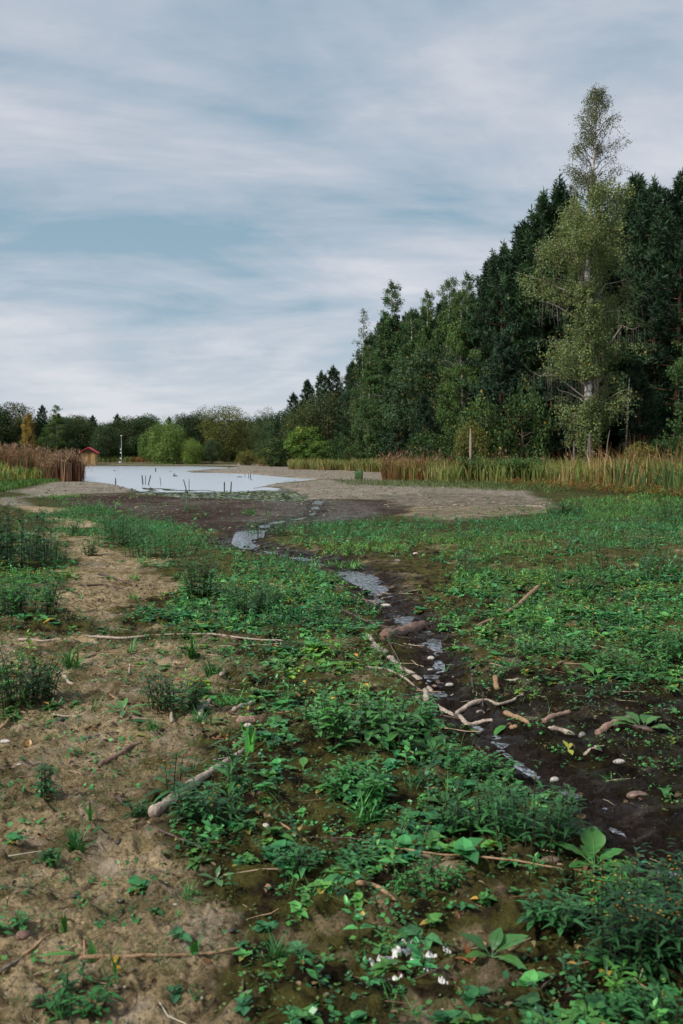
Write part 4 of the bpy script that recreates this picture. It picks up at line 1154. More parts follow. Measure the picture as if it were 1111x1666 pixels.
# far bank vegetation
x, y = px_band([(-260, 756.4), (430, 755.2), (430, 754.0), (-260, 755.0)], 15000, 61)
reeds('far_bank_reeds', x, y, 1.15, lambda x, y, q, top=False: np.where(vnoise(x * .25, y * 0, 77)[:, None] > .55, np.array([[.22, .14, .06]]), np.array([[.12, .16, .05]])) * (.45 + .9 * q.rand(len(x), 1)), 62, .12)

# ------------------------------------------------------------------ things in and beyond the pond
def hut():
    x, y, zt = at(145, 727.5, 170); z0 = GZ(x, y) - .3
    e = obj('hut', None, loc=(x, y, z0), rz=.12, label='small yellow wooden hut with a red gable roof on the far shore', cat='hut')
    w, d, hw = 2.25, 2.4, zt - z0 - .98
    mb = MB()
    for s in (-1, 1): mb.add(*box(s * w / 2, 0, hw / 2, .06, d, hw), (1, 1, 1))
    mb.add(*box(0, d / 2, hw / 2, w - .07, .06, hw), (1, 1, 1)); obj('wall', mb.mesh('wall', M_HUTWALL), e)
    for k in range(9):
        V, Fs = box(-w / 2 + .14 + k * (w - .04) / 9, -d / 2, hw / 2, .225, .05 + .02 * (k % 2), hw)
        if k in (4, 5): continue
        obj('wall_board', mesh_np('wall_board', V, Fs, [M_HUTWALL]), e)
    mb = MB(); mb.add(*box(.1, -d / 2 - .0, hw * .46, .46, .05, hw * .92), (1, 1, 1)); obj('door', mb.mesh('door', M_HUTDARK), e)
    # gable and roof
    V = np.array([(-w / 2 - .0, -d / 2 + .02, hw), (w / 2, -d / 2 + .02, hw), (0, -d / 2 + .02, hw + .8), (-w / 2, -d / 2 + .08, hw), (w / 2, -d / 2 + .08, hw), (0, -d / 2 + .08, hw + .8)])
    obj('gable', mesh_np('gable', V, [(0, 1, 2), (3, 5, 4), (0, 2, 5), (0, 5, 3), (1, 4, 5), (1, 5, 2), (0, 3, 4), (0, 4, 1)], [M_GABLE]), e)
    for s in (-1, 1):
        ex = s * (w / 2 + .5); V = []
        for yy in (-d / 2 - .4, d / 2 + .3):
            for th in (0, .11): V += [(0, yy, hw + .88 + th), (ex, yy, hw - .10 + th)]
        V = np.array(V); Fq = [(0, 1, 3, 2), (4, 6, 7, 5), (0, 4, 5, 1), (2, 3, 7, 6), (1, 5, 7, 3), (0, 2, 6, 4)]
        obj('roof', mesh_np('roof', V, Fq, [M_ROOF]), e)
    mb = MB(); mb.add(*box(w / 2 + .3, -d / 2 - .2, hw / 2 - .05, .09, .09, hw - .1), (1, 1, 1)); obj('post', mb.mesh('post', M_HUTDARK), e)
    mb = MB(); mb.add(*box(0, -d / 2 - .06, hw - .05, w + .1, .05, .11), (1, 1, 1)); obj('beam', mb.mesh('beam', M_HUTDARK), e)
hut()
def mast():
    x, y, zt = at(197.2, 709, 172); z0 = GZ(x, y); h = zt - z0
    e = obj('mast', None, loc=(x, y, z0), label='thin white mast with small boxes standing on the far shore', cat='mast')
    V, Fs = tube(np.array([(0, 0, -.2), (0, 0, h)]), [.04, .028], 6); obj('pole', mesh_np('pole', V, Fs, [M_WHITE]), e)
    V, Fs = box(0, 0, h + .03, .34, .18, .12); obj('lamp_head', mesh_np('lamp_head', V, Fs, [M_WHITE]), e)
    for zz, sx, dx in ((h * .52, .2, -.12), (h * .40, .22, -.1), (h * .2, .22, -.14), (.35, .34, -.3)):
        V, Fs = box(dx, -.06, zz, sx, .18, .28); obj('box', mesh_np('box', V, Fs, [M_WHITE]), e)
mast()
def post(px, ytop, ybot, wpx, label, lean=0.0, group=None, mat=None, cat='post', name='wooden_post'):
    wpx = wpx * .8
    x, y = G(px, ybot, WATERZ); d = y; h = (ybot - ytop) / F * d; w = wpx / F * d / 2
    P = np.array([(0, 0, -.25), (lean * h * .3, 0, h * .3), (lean * h * .8, .02, h * .75), (lean * h, 0, h)])
    V, Fs = tube(P, [w * 1.1, w, w * .95, w * .7], 7, rough=.12, seed=int(px))
    m = mesh_np(name, V, Fs, [mat or M_DARK]); return obj(name, m, loc=(x, y, WATERZ), label=label, cat=cat, group=group)
post(188, 778, 789, 2.4, 'single dark post on the left mud spit beside the pond')
post(232.5, 773, 788, 2.6, 'left post of the splayed trio in the pond', -.1)
post(236.5, 773.5, 788, 1.6, 'thin middle post of the splayed trio in the pond', .02)
post(241, 773, 789, 2.4, 'right leaning post of the splayed trio in the pond', .25)
post(262, 776, 789, 1.2, 'very thin stick leaning in the pond right of the splayed trio', -.15)
post(303.5, 780, 799, 2.2, 'leaning dark post of the pair in the centre of the pond', -.25)
post(307.5, 779.5, 798, 1.4, 'thinner upright post of the pair in the centre of the pond')
post(365, 783.5, 801, 2.6, 'left of the two short posts in the shallows')
post(375.3, 783.5, 801, 2.6, 'right of the two short posts in the shallows', .06)
post(253, 761, 767.5, 2.2, 'small lone post far out in the pond')
post(404.5, 770, 778, 1.2, 'left thin stake on the right side of the pond', -.04)
post(407.5, 769.5, 779, 1.6, 'thicker stake on the right side of the pond')
post(398.5, 771, 776.5, .9, 'faint thin stake left of the stake pair on the right side of the pond')
post(138, 775, 785, 1.2, 'thin stick at the foot of the broken brown reeds', -.4)
post(388.5, 751.5, 757.5, 2.4, 'short pale post with a dark foot on the far beach', mat=M_STONEPALE)
def lump(px, py, wpx, hpx, label, cat='snag', name='driftwood_snag', mat=None, spikes=0):
    x, y = G(px, py, WATERZ); s = wpx / F * y / 2; hh = hpx / F * y; qq = np.random.RandomState(int(px * 3 + py)); mb = MB()
    u = np.linspace(-1, 1, 7); P = np.stack([u * s, qq.randn(7) * s * .05, np.full(7, hh * .15)], 1)
    mb.add(*tube(P, hh * .5 * np.sqrt(np.maximum(.08, 1 - u ** 2)), 7, rough=.2, seed=int(px)), (1, 1, 1))
    for k in range(spikes):
        a = (qq.rand() * 2 - 1) * s * .8; mb.add(*tube(np.array([(a, 0, 0), (a + qq.randn() * s * .2, 0, hh * (1 + qq.rand()))]), [s * .10, s * .05], 5), (1, 1, 1))
    return obj(name, mb.mesh(name, mat or M_DARK), loc=(x, y, WATERZ), label=label, cat=cat)
lump(285, 775, 8, 3, 'dark twiggy snag poking up in the middle of the pond', spikes=4)
lump(186, 766, 4, 1.6, 'small dark lump floating on the left part of the pond')
lump(277, 767, 4, 1.3, 'tiny dark lump near the lone post far out in the pond')
lump(389.5, 776.5, 9, 2, 'flat dark lump left of the thin stakes in the pond')
lump(409, 781, 4, 1.5, 'little dark snag at the foot of the thin stakes')
lump(244.5, 797, 5, 6, 'dark stump in the shallows below the splayed posts', cat='stump', name='tree_stump')
lump(303, 801, 6, 3, 'low dark lump at the foot of the centre pair of posts')
lump(372, 761.5, 6, 1.6, 'dark log stranded on the far spit')
lump(37, 822, 11, 6, 'reddish brown boulder on the sandy strip at the left', cat='stone', name='boulder', mat=M_STONEBROWN)
# stake and dead stems in front of the wood
def stake(px, ytop, Y, wpx, label, lean=0.0, mat=None, knob=False, cat='stake'):
    x, y, zt = at(px, ytop, Y); z0 = GZ(x, y); h = zt - z0; w = wpx / F * Y / 2
    P = np.array([(0, 0, -.2), (lean * .4 * h, 0, h * .4), (lean * .7 * h, .02, h * .75), (lean * h, 0, h)])
    V, Fs = tube(P, [w * 1.15, w, w * 1.05, w * .6], 7, rough=.15, seed=int(px)); return obj('wooden_stake', mesh_np('wooden_stake', V, Fs, [mat or M_GREYWOOD]), loc=(x, y, z0), label=label, cat=cat)
stake(765.5, 697, 60, 3.6, 'pale weathered stake standing up out of the reeds', mat=M_PALE)
stake(961, 703, 58, 3.2, 'grey dead stem right at the foot of the tall birch', -.02)
stake(955.5, 712, 58, 2.2, 'thinner grey stem just left of the tall birch foot', .03)
stake(934, 718, 59, 3.0, 'dead stump stem left of the birch foot with a ragged top')
stake(1019, 615, 63, 3.0, 'bare thin young trunk in the shade right of the tall birch', .03, M_BIRCH, cat='tree')
stake(982, 700, 60, 1.6, 'thin leaning grey stalk right of the tall birch foot', .12)

# ------------------------------------------------------------------ sticks, logs, branches
def stick(pts, r_px, label, mat, name='stick', cat='stick', taper=.6, sides=8, rough=.15, lift=.4, flat=1.0, cut=False, group=None, twigs=0, endup=0.0, bury=0.38):
    g = np.array([G(*p) for p in pts]); n0 = len(g)
    seg = np.r_[0, np.cumsum(np.hypot(*np.diff(g, axis=0).T))]; L = seg[-1]
    n = int(np.clip(L / min(.03, max(.006, r_px / F * 4)), 6, 60)); s = np.linspace(0, L, n)
    x = np.interp(s, seg, g[:, 0]); y = np.interp(s, seg, g[:, 1])
    for _ in range(3 if n > 8 else 1):
        x[1:-1] = (x[:-2] + 2 * x[1:-1] + x[2:]) / 4; y[1:-1] = (y[:-2] + 2 * y[1:-1] + y[2:]) / 4
    d0 = y.mean(); r = r_px / F * d0 * (.88 if r_px < 8 else 1); qq = np.random.RandomState(int(pts[0][0] * 7 + pts[0][1]))
    t = s / L; k = max(3, n // 5)
    wob = np.interp(np.arange(n), np.linspace(0, n, k + 2), qq.randn(k + 2)) * r * .32
    x = x + wob * .7; y = y + wob
    z = height(x, y); kw = max(2, n // (3 if r_px < 3.2 else 4)); zz = np.convolve(np.pad(z, kw, 'edge'), np.ones(2 * kw + 1) / (2 * kw + 1), 'valid') + .004
    rad = r * (1 - (1 - taper) * t) * (1 + .12 * np.interp(np.arange(n), np.linspace(0, n, 9), qq.randn(9)))
    if not cut: rad[0] *= .55; rad[-1] *= .4
    z = zz + rad * (lift + .35) * flat + endup * t ** 2 * r * 6 - bury * r
    P = np.stack([x, y, z], 1); o0 = P[0].copy(); o0[2] = P[:, 2].min()
    sides = sides + 4 if r_px > 3 else sides
    V, Fs = tube(P - o0, rad, sides, rough=rough * .35, seed=int(pts[0][0]), flat=flat)
    rg = np.repeat(np.arange(n), sides); ax = (P - o0)[rg]; sd = np.tile(np.arange(sides), n); ca, sa = np.cos(sd * 2 * PI / sides), np.sin(sd * 2 * PI / sides)
    am = rg / n * L / r; kn = fbm(am * .35 + ca, sa * 1.2 + 9 + pts[0][1], 1.0, 4, 5, .7) + .5 * fbm(am * .9 + ca * 2, sa * 2 + 3, 1.6, 3, 8, .7)
    m0 = n * sides; V[:m0] = ax + (V[:m0] - ax) * (1 + kn * rough * 1.5 + .10 * fbm(am * 3, sa * 4 + ca, 2.0, 2, 9))[:, None]
    mb = MB(); mb.add(V, Fs, (1, 1, 1))
    base = obj(name, mb.mesh(name, mat, True), loc=o0, label=label, cat=cat, group=group)
    for j in range(twigs):
        i = qq.randint(n // 4, n - 1); a = qq.rand() * 6.28; l = r * (6 + 10 * qq.rand())
        Q = np.array([P[i], P[i] + [math.cos(a) * l * .5, math.sin(a) * l * .5, l * .12], P[i] + [math.cos(a) * l, math.sin(a) * l, l * .18]]) - o0
        V, Fs = tube(Q, [r * .35, r * .25, r * .12], 5); obj('twig', mesh_np('twig', V, Fs, [mat], None, True), base)
    return base
stick([(622, 1046), (655, 1032), (690, 1014)], 11, 'short thick rotten log with flaking bark lying across the stream', M_ROTTEN, 'log', 'log', .85, 12, .2, .5, cut=True)
stick([(633, 1070), (655, 1084), (680, 1098), (701, 1114)], 7.5, 'crumbling pale bark slab running down to the stream', M_PALE, 'bark_slab', 'bark', .6, 9, .3, .3, .5)
stick([(607, 1055), (629, 1066)], 5, 'short grey cut stub beside the rotten log', M_GREYWOOD, 'log', 'log', .9, 8, .08, cut=True)
stick([(598, 1036), (607, 1049), (616, 1058)], 4, 'small pale chunk of wood at the left end of the rotten log', M_PALE, rough=.25)
stick([(606, 1037), (600, 1046)], 1.6, 'tiny pale splinter left of the rotten log', M_PALE)
stick([(632, 1056), (645, 1072), (657, 1088)], 1.8, 'straight thin dark stick crossing the bark slab', M_DARKSTICK, lift=5)
stick([(596, 1091), (628, 1094), (650, 1099), (688, 1117)], 2.4, 'thin pale branch pointing at the stream below the bark slab', M_PALE, twigs=2)
stick([(645, 1111), (668, 1112), (690, 1122)], 2.0, 'brown twig below the thin pale branch', M_DARKSTICK)
stick([(693, 1143), (692, 1120)], 5.5, 'pale sawn stub lying end on at the stream edge', M_PALE, 'log', 'log', .8, 9, .06, .8, cut=True)
stick([(646, 1136), (668, 1128), (684, 1126)], 2.6, 'dark twig touching the left of the pale sawn stub', M_DARKSTICK)
stick([(678, 1138), (687, 1130)], 4, 'pale chip left of the sawn stub', M_PALE)
stick([(702, 1128), (708, 1142), (711, 1160)], 2, 'brown stick right of the sawn stub', M_DARKSTICK, lift=2)
stick([(708, 1149), (722, 1153), (738, 1159)], 5, 'thick pale root end at the stream edge', M_PALE, rough=.25)
stick([(742, 1154), (765, 1146), (790, 1142), (812, 1147), (832, 1142), (852, 1134)], 4.4, 'long pale curved branch bridging the stream', M_PALE, 'branch', 'branch', .6)
stick([(746, 1158), (762, 1167), (780, 1166), (802, 1170)], 4.5, 'pale knobbly branch under the curved one', M_PALE, 'branch', 'branch', .8, rough=.3)
stick([(776, 1158), (786, 1155), (798, 1157)], 3.2, 'small arched pale chip between two pale branches', M_PALE)
stick([(785, 1152), (786, 1136)], 1.6, 'dark peg across the curved pale branch', M_DARKSTICK, lift=4)
stick([(806, 1106), (808, 1121)], 5.5, 'short tan stub above the curved pale branch', M_TAN, 'log', 'log', .9, 9, .1, cut=True)
stick([(819, 1161), (838, 1166), (862, 1175)], 5.2, 'ochre branch piece with dark blotches', M_TAN, 'branch', 'branch', .7, rough=.2)
stick([(830, 1180), (842, 1182)], 5, 'broken tan chunk under the ochre branch piece', M_TAN)
stick([(884, 1175), (905, 1167), (928, 1162)], 5.6, 'speckled grey pink branch piece with a forked end', M_PINK, 'branch', 'branch', .9, rough=.2)
stick([(890, 1186), (912, 1184), (936, 1187)], 4.6, 'lumpy pale branch piece just below the speckled one', M_PALE, 'branch', 'branch', .9, rough=.3)
stick([(971, 1190), (998, 1180), (1027, 1168)], 7, 'pinkish log piece with holes and a pale end', M_PINK, 'log', 'log', .8, 10, .15, .5, cut=True)
stick([(996, 1184), (1030, 1187), (1064, 1191)], 5, 'dark brown log tucked under big round leaves', M_DARKSTICK, 'log', 'log', 1.2, 9, .1)
stick([(945, 1222), (962, 1216), (980, 1219)], 4, 'flat grey bark chip lying on the black mud', M_PALE, 'bark_chip', 'bark', .8, 8, .2, .3, .35)
stick([(968, 1216), (983, 1210)], 3.4, 'small upturned flake on the flat grey bark chip', M_PALE, 'bark_chip', 'bark', .6, 7, .2, 1, .4)
stick([(778, 1017), (820, 1002), (845, 988), (876, 965)], 3.0, 'long brown branch resting at the edge of the green meadow', M_TAN, 'branch', 'branch', 1.5, rough=.12, endup=.4)
stick([(768, 1099), (776, 1090), (783, 1082)], 3, 'short brown stick upright on the mud right of the stream', M_DARKSTICK, lift=1)
stick([(767, 1103), (770, 1125)], 2.6, 'dark forked twig below the short brown stick', M_DARKSTICK, twigs=1)
stick([(800, 1085), (812, 1088)], 2.6, 'curled brown bark bit above the tan stub', M_ROTTEN)
stick([(845, 1108), (838, 1110), (822, 1107)], 2.4, 'pale green stem lying right of the tan stub', M_PALE)
stick([(900, 1092), (912, 1085), (922, 1077)], 3, 'broken tan stick lying among the weeds at the right', M_TAN)
stick([(931, 1007), (941, 993)], 1.8, 'thin straw coloured stalk leaning in the right weeds', M_TAN, lift=3)
stick([(132, 1040), (200, 1046), (270, 1041), (340, 1042), (400, 1050), (462, 1053)], 2.7, 'long thin pale branch lying across the left weeds', M_PALE, 'branch', 'branch', .7, 6, .12, lift=1)
stick([(30, 1046), (70, 1048), (95, 1046)], 3, 'pale branch piece at the left just before the sand', M_PALE, 'branch', 'branch', .8)
stick([(0, 1040), (30, 1043)], 2.2, 'brown stick end at the left edge of the photo', M_DARKSTICK)
stick([(520, 968), (555, 995), (590, 1012), (620, 1022), (640, 1029)], 2.6, 'long thin dark branch reaching the stream from the left weeds', M_DARKSTICK, 'branch', 'branch', 1.3, 6, .1, lift=1)
stick([(440, 950), (470, 954), (502, 957)], 2.6, 'brown stick half covered by the leafy patch', M_TAN)
stick([(352, 1060), (405, 1056), (460, 1054)], 2.0, 'straight pale twig below the long thin branch', M_PALE)
stick([(244, 1343), (272, 1322), (305, 1298), (340, 1272), (375, 1249), (406, 1226)], 9.5, 'big pale driftwood branch lying in the left foreground', M_PALE, 'branch', 'branch', .5, 12, .12, .5)
stick([(160, 1249), (190, 1238), (215, 1226), (230, 1220)], 5, 'brown stick on the sand left of the big pale branch', M_ROTTEN, 'stick', 'stick', .8, 8, .12, .8, cut=True)
stick([(322, 1182), (328, 1162), (338, 1150), (346, 1136)], 6, 'bent pale branch fork in the left middle', M_PALE, 'branch', 'branch', .6, 9, .15, .8)
stick([(279, 1192), (280, 1178), (276, 1162)], 4, 'short pale stick standing at the foot of the dark weeds', M_PALE, lift=2)
stick([(380, 1165), (394, 1156), (408, 1149)], 4, 'pale cut stick pointing to the bright grass tuft', M_PALE, 'stick', 'stick', .9, cut=True, lift=1)
stick([(345, 1146), (362, 1160), (385, 1168), (425, 1172)], 2.6, 'reddish twig bending round from the bent fork', M_DARKSTICK, lift=1)
stick([(376, 1171), (420, 1174), (480, 1166), (545, 1160)], 2.8, 'long brown branch running right from the cut pale stick', M_TAN, 'branch', 'branch', .5, 7, .12)
stick([(385, 1184), (400, 1182), (420, 1180)], 8, 'pinkish buried root block under the long brown branch', M_PINK, 'root', 'root', .8, 8, .2, bury=.5)
stick([(128, 1589), (200, 1580), (290, 1565), (350, 1556), (392, 1546)], 4.2, 'brown branch lying in the lower left foreground', M_TAN, 'branch', 'branch', .7, 8, .14, .8)
stick([(136, 1582), (138, 1562), (136, 1545)], 3, 'short pale twig sticking off the lower left branch', M_TAN, lift=2)
stick([(590, 1388), (680, 1402), (760, 1412), (840, 1423), (918, 1436)], 2.2, 'thin straw coloured stem crossing the lower right weeds', M_TAN, 'stem', 'stem', .7, 6, .05, lift=8)
stick([(578, 1436), (605, 1440), (645, 1457)], 5.5, 'tapering brown branch piece in the lower middle', M_TAN, 'branch', 'branch', .5, 8, .15)
stick([(430, 1340), (462, 1355), (500, 1370)], 3, 'curved pale twig in the mossy middle ground', M_TAN)
stick([(96, 1098), (106, 1110), (117, 1121)], 4, 'short pale stick on the sand beside the left dark weeds', M_PALE, cut=True)
stick([(0, 1186), (14, 1173), (29, 1157)], 3, 'slanting brown stick at the left edge below the dark weeds', M_TAN, lift=1)
stick([(88, 1186), (100, 1176), (112, 1170)], 3.4, 'dark stick end right of the left dark weeds', M_DARKSTICK)
stick([(84, 1163), (105, 1167), (125, 1171)], 2, 'pale twig above the dark stick end', M_PALE)
stick([(0, 1595), (30, 1582), (62, 1566)], 3, 'grey twig crossing the lower left corner', M_GREYWOOD, lift=1)
stick([(36, 1570), (65, 1555), (92, 1541)], 3.6, 'brown root piece near the orange lump at the lower left', M_TAN)
stick([(4, 1562), (14, 1575)], 2.2, 'tiny dark twig at the lower left edge', M_DARKSTICK)
stick([(160, 936), (185, 944), (212, 952)], 2.2, 'dark slanting stick on the far sandy patch', M_DARKSTICK, lift=1)
stick([(108, 950), (140, 954), (170, 952), (200, 958)], 2.4, 'dark curved branch on the far sandy patch', M_DARKSTICK, 'branch', 'branch')
stick([(66, 911), (85, 912), (104, 909)], 2, 'dark twig left on the path of sand', M_DARKSTICK)
stick([(822, 826), (855, 823), (888, 824)], 1.8, 'bleached log lying on the grey flat before the meadow', M_PALE, 'log', 'log')
stick([(258, 1362), (290, 1375), (330, 1386), (352, 1388)], 3, 'dark wet root line below the big pale branch', M_DARKSTICK, 'root', 'root')
stick([(130, 1214), (150, 1213), (192, 1202)], 1.8, 'fine grey twig on the sand in the left middle', M_GREYWOOD)
stick([(178, 1133), (192, 1143), (205, 1148)], 2.4, 'tan bent twig on the upper sand', M_TAN)
stick([(137, 1079), (150, 1077), (163, 1070)], 2, 'dark bent twig under the long thin branch', M_DARKSTICK)
stick([(209, 1098), (212, 1088)], 2.4, 'short whitish stick end in the upper sand', M_PALE)
stick([(360, 1118), (365, 1104)], 3.2, 'pale peg above the bright grass tuft', M_PALE, lift=2)
stick([(870, 1650), (880, 1610), (905, 1585)], 3, 'dark twig low in the right corner', M_DARKSTICK)
stick([(390, 1640), (397, 1605), (404, 1590)], 3.5, 'dark thin root end at the lower centre', M_DARKSTICK)

# ------------------------------------------------------------------ stones
def stone(px, py, wpx, label, mat, asp=.65, hgt=.5, sink=.25, group=None):
    x, y = G(px, py); s = wpx / F * y / 2; qq = np.random.RandomState(int(px * 5 + py))
    nu, nv = 12, 7; V = []; A = qq.randn(3) * .1
    for j in range(1, nv):
        ph = PI * j / nv
        for i in range(nu):
            th = 2 * PI * i / nu
            k = 1 + .10 * math.sin(2 * th + A[0] * 9) + .06 * math.sin(3 * th + ph * 2) + .02 * qq.randn()
            V.append((math.sin(ph) * math.cos(th) * k, math.sin(ph) * math.sin(th) * k * asp, math.cos(ph) * hgt))
    V += [(0, 0, hgt), (0, 0, -hgt)]; V = np.array(V) * s; Fs = []
    for j in range(nv - 2):
        for i in range(nu):
            a, b = j * nu + i, j * nu + (i + 1) % nu; Fs += [(a, a + nu, b + nu), (a, b + nu, b)]
    t, bt = len(V) - 2, len(V) - 1
    for i in range(nu): Fs += [(t, i, (i + 1) % nu), (bt, (nv - 2) * nu + (i + 1) % nu, (nv - 2) * nu + i)]
    V = rot(V, qq.randn() * .5)
    return obj('stone', mesh_np('stone', V, Fs, [mat], None, True), loc=(x, y, GZ(x, y) + s * hgt * (1 - 2 * sink)), label=label, cat='stone', group=group)
stone(613, 958, 20, 'flat grey stone at the lower end of the small open pool', M_STONE, .55, .35)
stone(627, 980, 17, 'oval tan stone below the flat grey stone', M_STONEPALE, .5, .4)
stone(623, 972, 12, 'small slanting grey stone between the flat and the oval one', M_STONE, .5, .3)
stone(614, 978, 9, 'little grey stone left of the oval tan stone', M_STONE)
stone(625, 964, 12, 'dark wet stone right of the flat grey stone', M_STONEBROWN)
stone(655, 997, 6, 'small white pebble in the mud above the rotten log', M_STONEPALE)
stone(651, 1003, 4, 'tiny pale pebble next to the small white one', M_STONEPALE)
stone(651, 1027, 9, 'grey pebble touching the rotten log', M_STONE)
stone(701, 1067, 13, 'round white stone at the foot of the bluish pool', M_STONEPALE, .85, .6)
stone(711, 1071, 8, 'flat white chip right of the round white stone', M_STONEPALE)
stone(700, 1083, 11, 'flat pinkish pebble below the round white stone', M_STONEPALE, .5, .3)
stone(731, 1109, 14, 'white double-humped stone in the stream right of the bark slab', M_STONEPALE, .6, .5)
stone(738, 1119, 7, 'pinkish pebble under the double-humped white stone', M_STONEPALE)
stone(707, 1111, 10, 'ochre stone at the lower tip of the bark slab', M_STONEBROWN)
stone(712, 1142, 6, 'small pale pebble right of the sawn stub', M_STONEPALE)
stone(762, 1175, 12, 'whitish rounded stone under the knobbly branch', M_STONEPALE)
stone(754, 1167, 8, 'little beige stone left of the whitish rounded one', M_STONEPALE)
stone(767, 1186, 10, 'flat whitish pebble closest below the knobbly branch', M_STONEPALE, .5, .35)
stone(947, 1192, 14, 'upright grey shell-like stone beside the lumpy branch piece', M_STONE, .8, .9)
stone(902, 1252, 19, 'smooth pale oval stone in the middle of the wet mud', M_STONEPALE, .55, .5)
stone(870, 1241, 12, 'tan pebble left of the smooth pale oval stone', M_STONEBROWN, .6)
stone(1007, 1245, 20, 'cream coloured stone with a hooked end on the black mud', M_STONEPALE, .5, .45)
stone(1037, 1292, 36, 'biggest brown oval stone at the right of the black mud', M_STONEBROWN, .62, .45)
stone(676, 901, 12, 'pale flat stone on the bare patch far up the stream', M_STONEPALE, .7, .35)
stone(647, 911, 14, 'flat dark stone on the far bank of the stream', M_STONE, .5, .3)
stone(637, 907, 8, 'small flat stone left of the flat dark one up the stream', M_STONEPALE)
stone(432, 1360, 13, 'round pinkish stone in the mossy lower middle', M_STONEPALE, .9, .7)
stone(8, 1213, 18, 'white stone at the left edge of the sand', M_STONEPALE, .6, .4)
stone(32, 1245, 12, 'flat pale stone lying right of the white left edge stone', M_STONEPALE, .4, .3)
stone(403, 1190, 16, 'pale pink stone beside the iris leaves', M_STONEPALE, .6)
stone(300, 1180, 7, 'pale pebble in the dead leaves in the left middle', M_STONEPALE)
stone(895, 1400, 34, 'brown mossy stone under the big plantain leaves', M_STONEBROWN, .6, .4)
stone(170, 1496, 8, 'black pebble on the left foreground sand', M_DARK, .8, .6)
for i, (px, py, w) in enumerate(((122, 1437, 9), (122, 1463, 12), (196, 1466, 14), (225, 1462, 9), (199, 1490, 12), (378, 1517, 13), (207, 1555, 12), (192, 1379, 12), (273, 1518, 8))):
    stone(px, py, w, 'little black crumb of mud on the foreground sand', M_DARK, .8, .6, group='black crumbs on the foreground sand')
stone(37, 1540, 26, 'rust orange lump in the lower left foreground', M_ROTTEN, .8, .6)
# chalk white crust
for i, (px, py, w, lb) in enumerate(((652, 1555, 46, 'largest streak of white crust in the dark lower middle'), (620, 1560, 30, 'left lump of white crust beside the largest streak'), (668, 1540, 30, 'jagged white crust above the largest streak'), (700, 1548, 26, 'white crust flake right of the largest streak'),
                                      (699, 1577, 20, 'white oval crust lump below right of the streak'), (662, 1524, 16, 'small white crust fleck topmost of the white patch'), (720, 1604, 16, 'white crust lump nearest the right big leaves'), (635, 1576, 18, 'dull grey crust lump under the largest streak'), (727, 1526, 16, 'small pale crust fleck near the rusty leaves'), (645, 1602, 22, 'grey broken crust below the white patch'))):
    x, y = G(px, py); s = w / F * y / 2; qq = np.random.RandomState(i + 900); mb = MB()
    for k in range(9):
        a = np.linspace(0, 2 * PI, 9)[:-1]; rr = (.35 + .65 * qq.rand(8)) * s * .42; c = qq.randn(2) * [s * .6, s * .3]
        hh = .003 + .004 * qq.rand()
        top = np.stack([c[0] + np.cos(a) * rr * .7, c[1] + np.sin(a) * rr * .7, np.full(8, hh)], 1); bot = np.stack([c[0] + np.cos(a) * rr, c[1] + np.sin(a) * rr, np.full(8, -.01)], 1)
        V = np.vstack([top, bot, [[c[0], c[1], hh * 1.2]]]); Fs = [(16, j, (j + 1) % 8) for j in range(8)] + [(j, j + 8, (j + 1) % 8 + 8) for j in range(8)] + [(j, (j + 1) % 8 + 8, (j + 1) % 8) for j in range(8)]
        V[:, 2] += height(V[:, 0] + x, V[:, 1] + y) - GZ(x, y)
        mb.add(V, Fs, (1, 1, 1))
    obj('chalky_crust', mb.mesh('chalky_crust', M_CHALK, True), loc=(x, y, GZ(x, y) + .003), label=lb, cat='crust')

# ------------------------------------------------------------------ single plants
def leaf_obj(parent, L, Wd, az, el, base, col, bend=.35, fold=.3, seg=8, name='leaf', petiole=0.0, skew=1.1, roll=0):
    V, Fs = leaf(L, Wd, bend, fold, seg, skew); mb = MB()
    if petiole:
        V = V + np.array([0, petiole, 0]); V[:, 2] += .04 * Wd * np.sin(V[:, 1] / L * 23 + np.abs(V[:, 0]) / Wd * 9)
        tV, tF = tube(np.array([(0, 0, 0), (0, petiole * .6, -.0), (0, petiole + L * .06, 0)]), [.003, .0025, .002], 5, cap=False)
        mb.add(rot(tV, az, el, roll) + base, tF, np.array(col) * 1.1)
    mb.add(rot(V, az, el, roll) + base, Fs, np.array(col) * [1.1, 1.25, .9])
    if Wd > .02:
        tt = np.linspace(0.02, .96, 7); rib = np.stack([tt * 0, petiole + tt * L, -bend * L * tt ** 2 + .0012 + Wd * .01], 1)
        tV, tF = tube(rib, np.linspace(Wd * .03, Wd * .008, 7), 4, cap=False); mb.add(rot(tV, az, el, roll) + base, tF, np.array(col) * [2.2, 1.6, 1.6])
    return obj(name, mb.mesh(name, M_WEED, True), parent)
def plant_root(px, py, name, label, cat='plant', group=None):
    x, y = G(px, py); return obj(name, None, loc=(x, y, GZ(x, y) - .005), label=label, cat=cat, group=group), y
def bigleaf(px, py, leaves, label, name='plantain', col=(.06, .15, .05)):
    """leaves: (azimuth deg, elevation deg, length px, width px, petiole px)"""
    e, d = plant_root(px, py, name, label); k = d / F
    for i, (az, el, L, w, pt) in enumerate(leaves):
        c = np.array(col) * (.8 + .4 * ((i * 37) % 10) / 10)
        leaf_obj(e, L * k, w * k, math.radians(az - 90), math.radians(el), np.array([0, 0, .006]), c, petiole=pt * k)
bigleaf(968, 1400, [(85, 62, 50, 42, 18), (160, 38, 62, 26, 14), (20, 35, 50, 28, 10), (-30, 20, 50, 26, 10), (200, 20, 44, 26, 8), (120, 50, 34, 18, 8), (-70, 15, 44, 26, 8)], 'large plantain with one big upright glossy leaf in the right foreground', col=(.055, .17, .05))
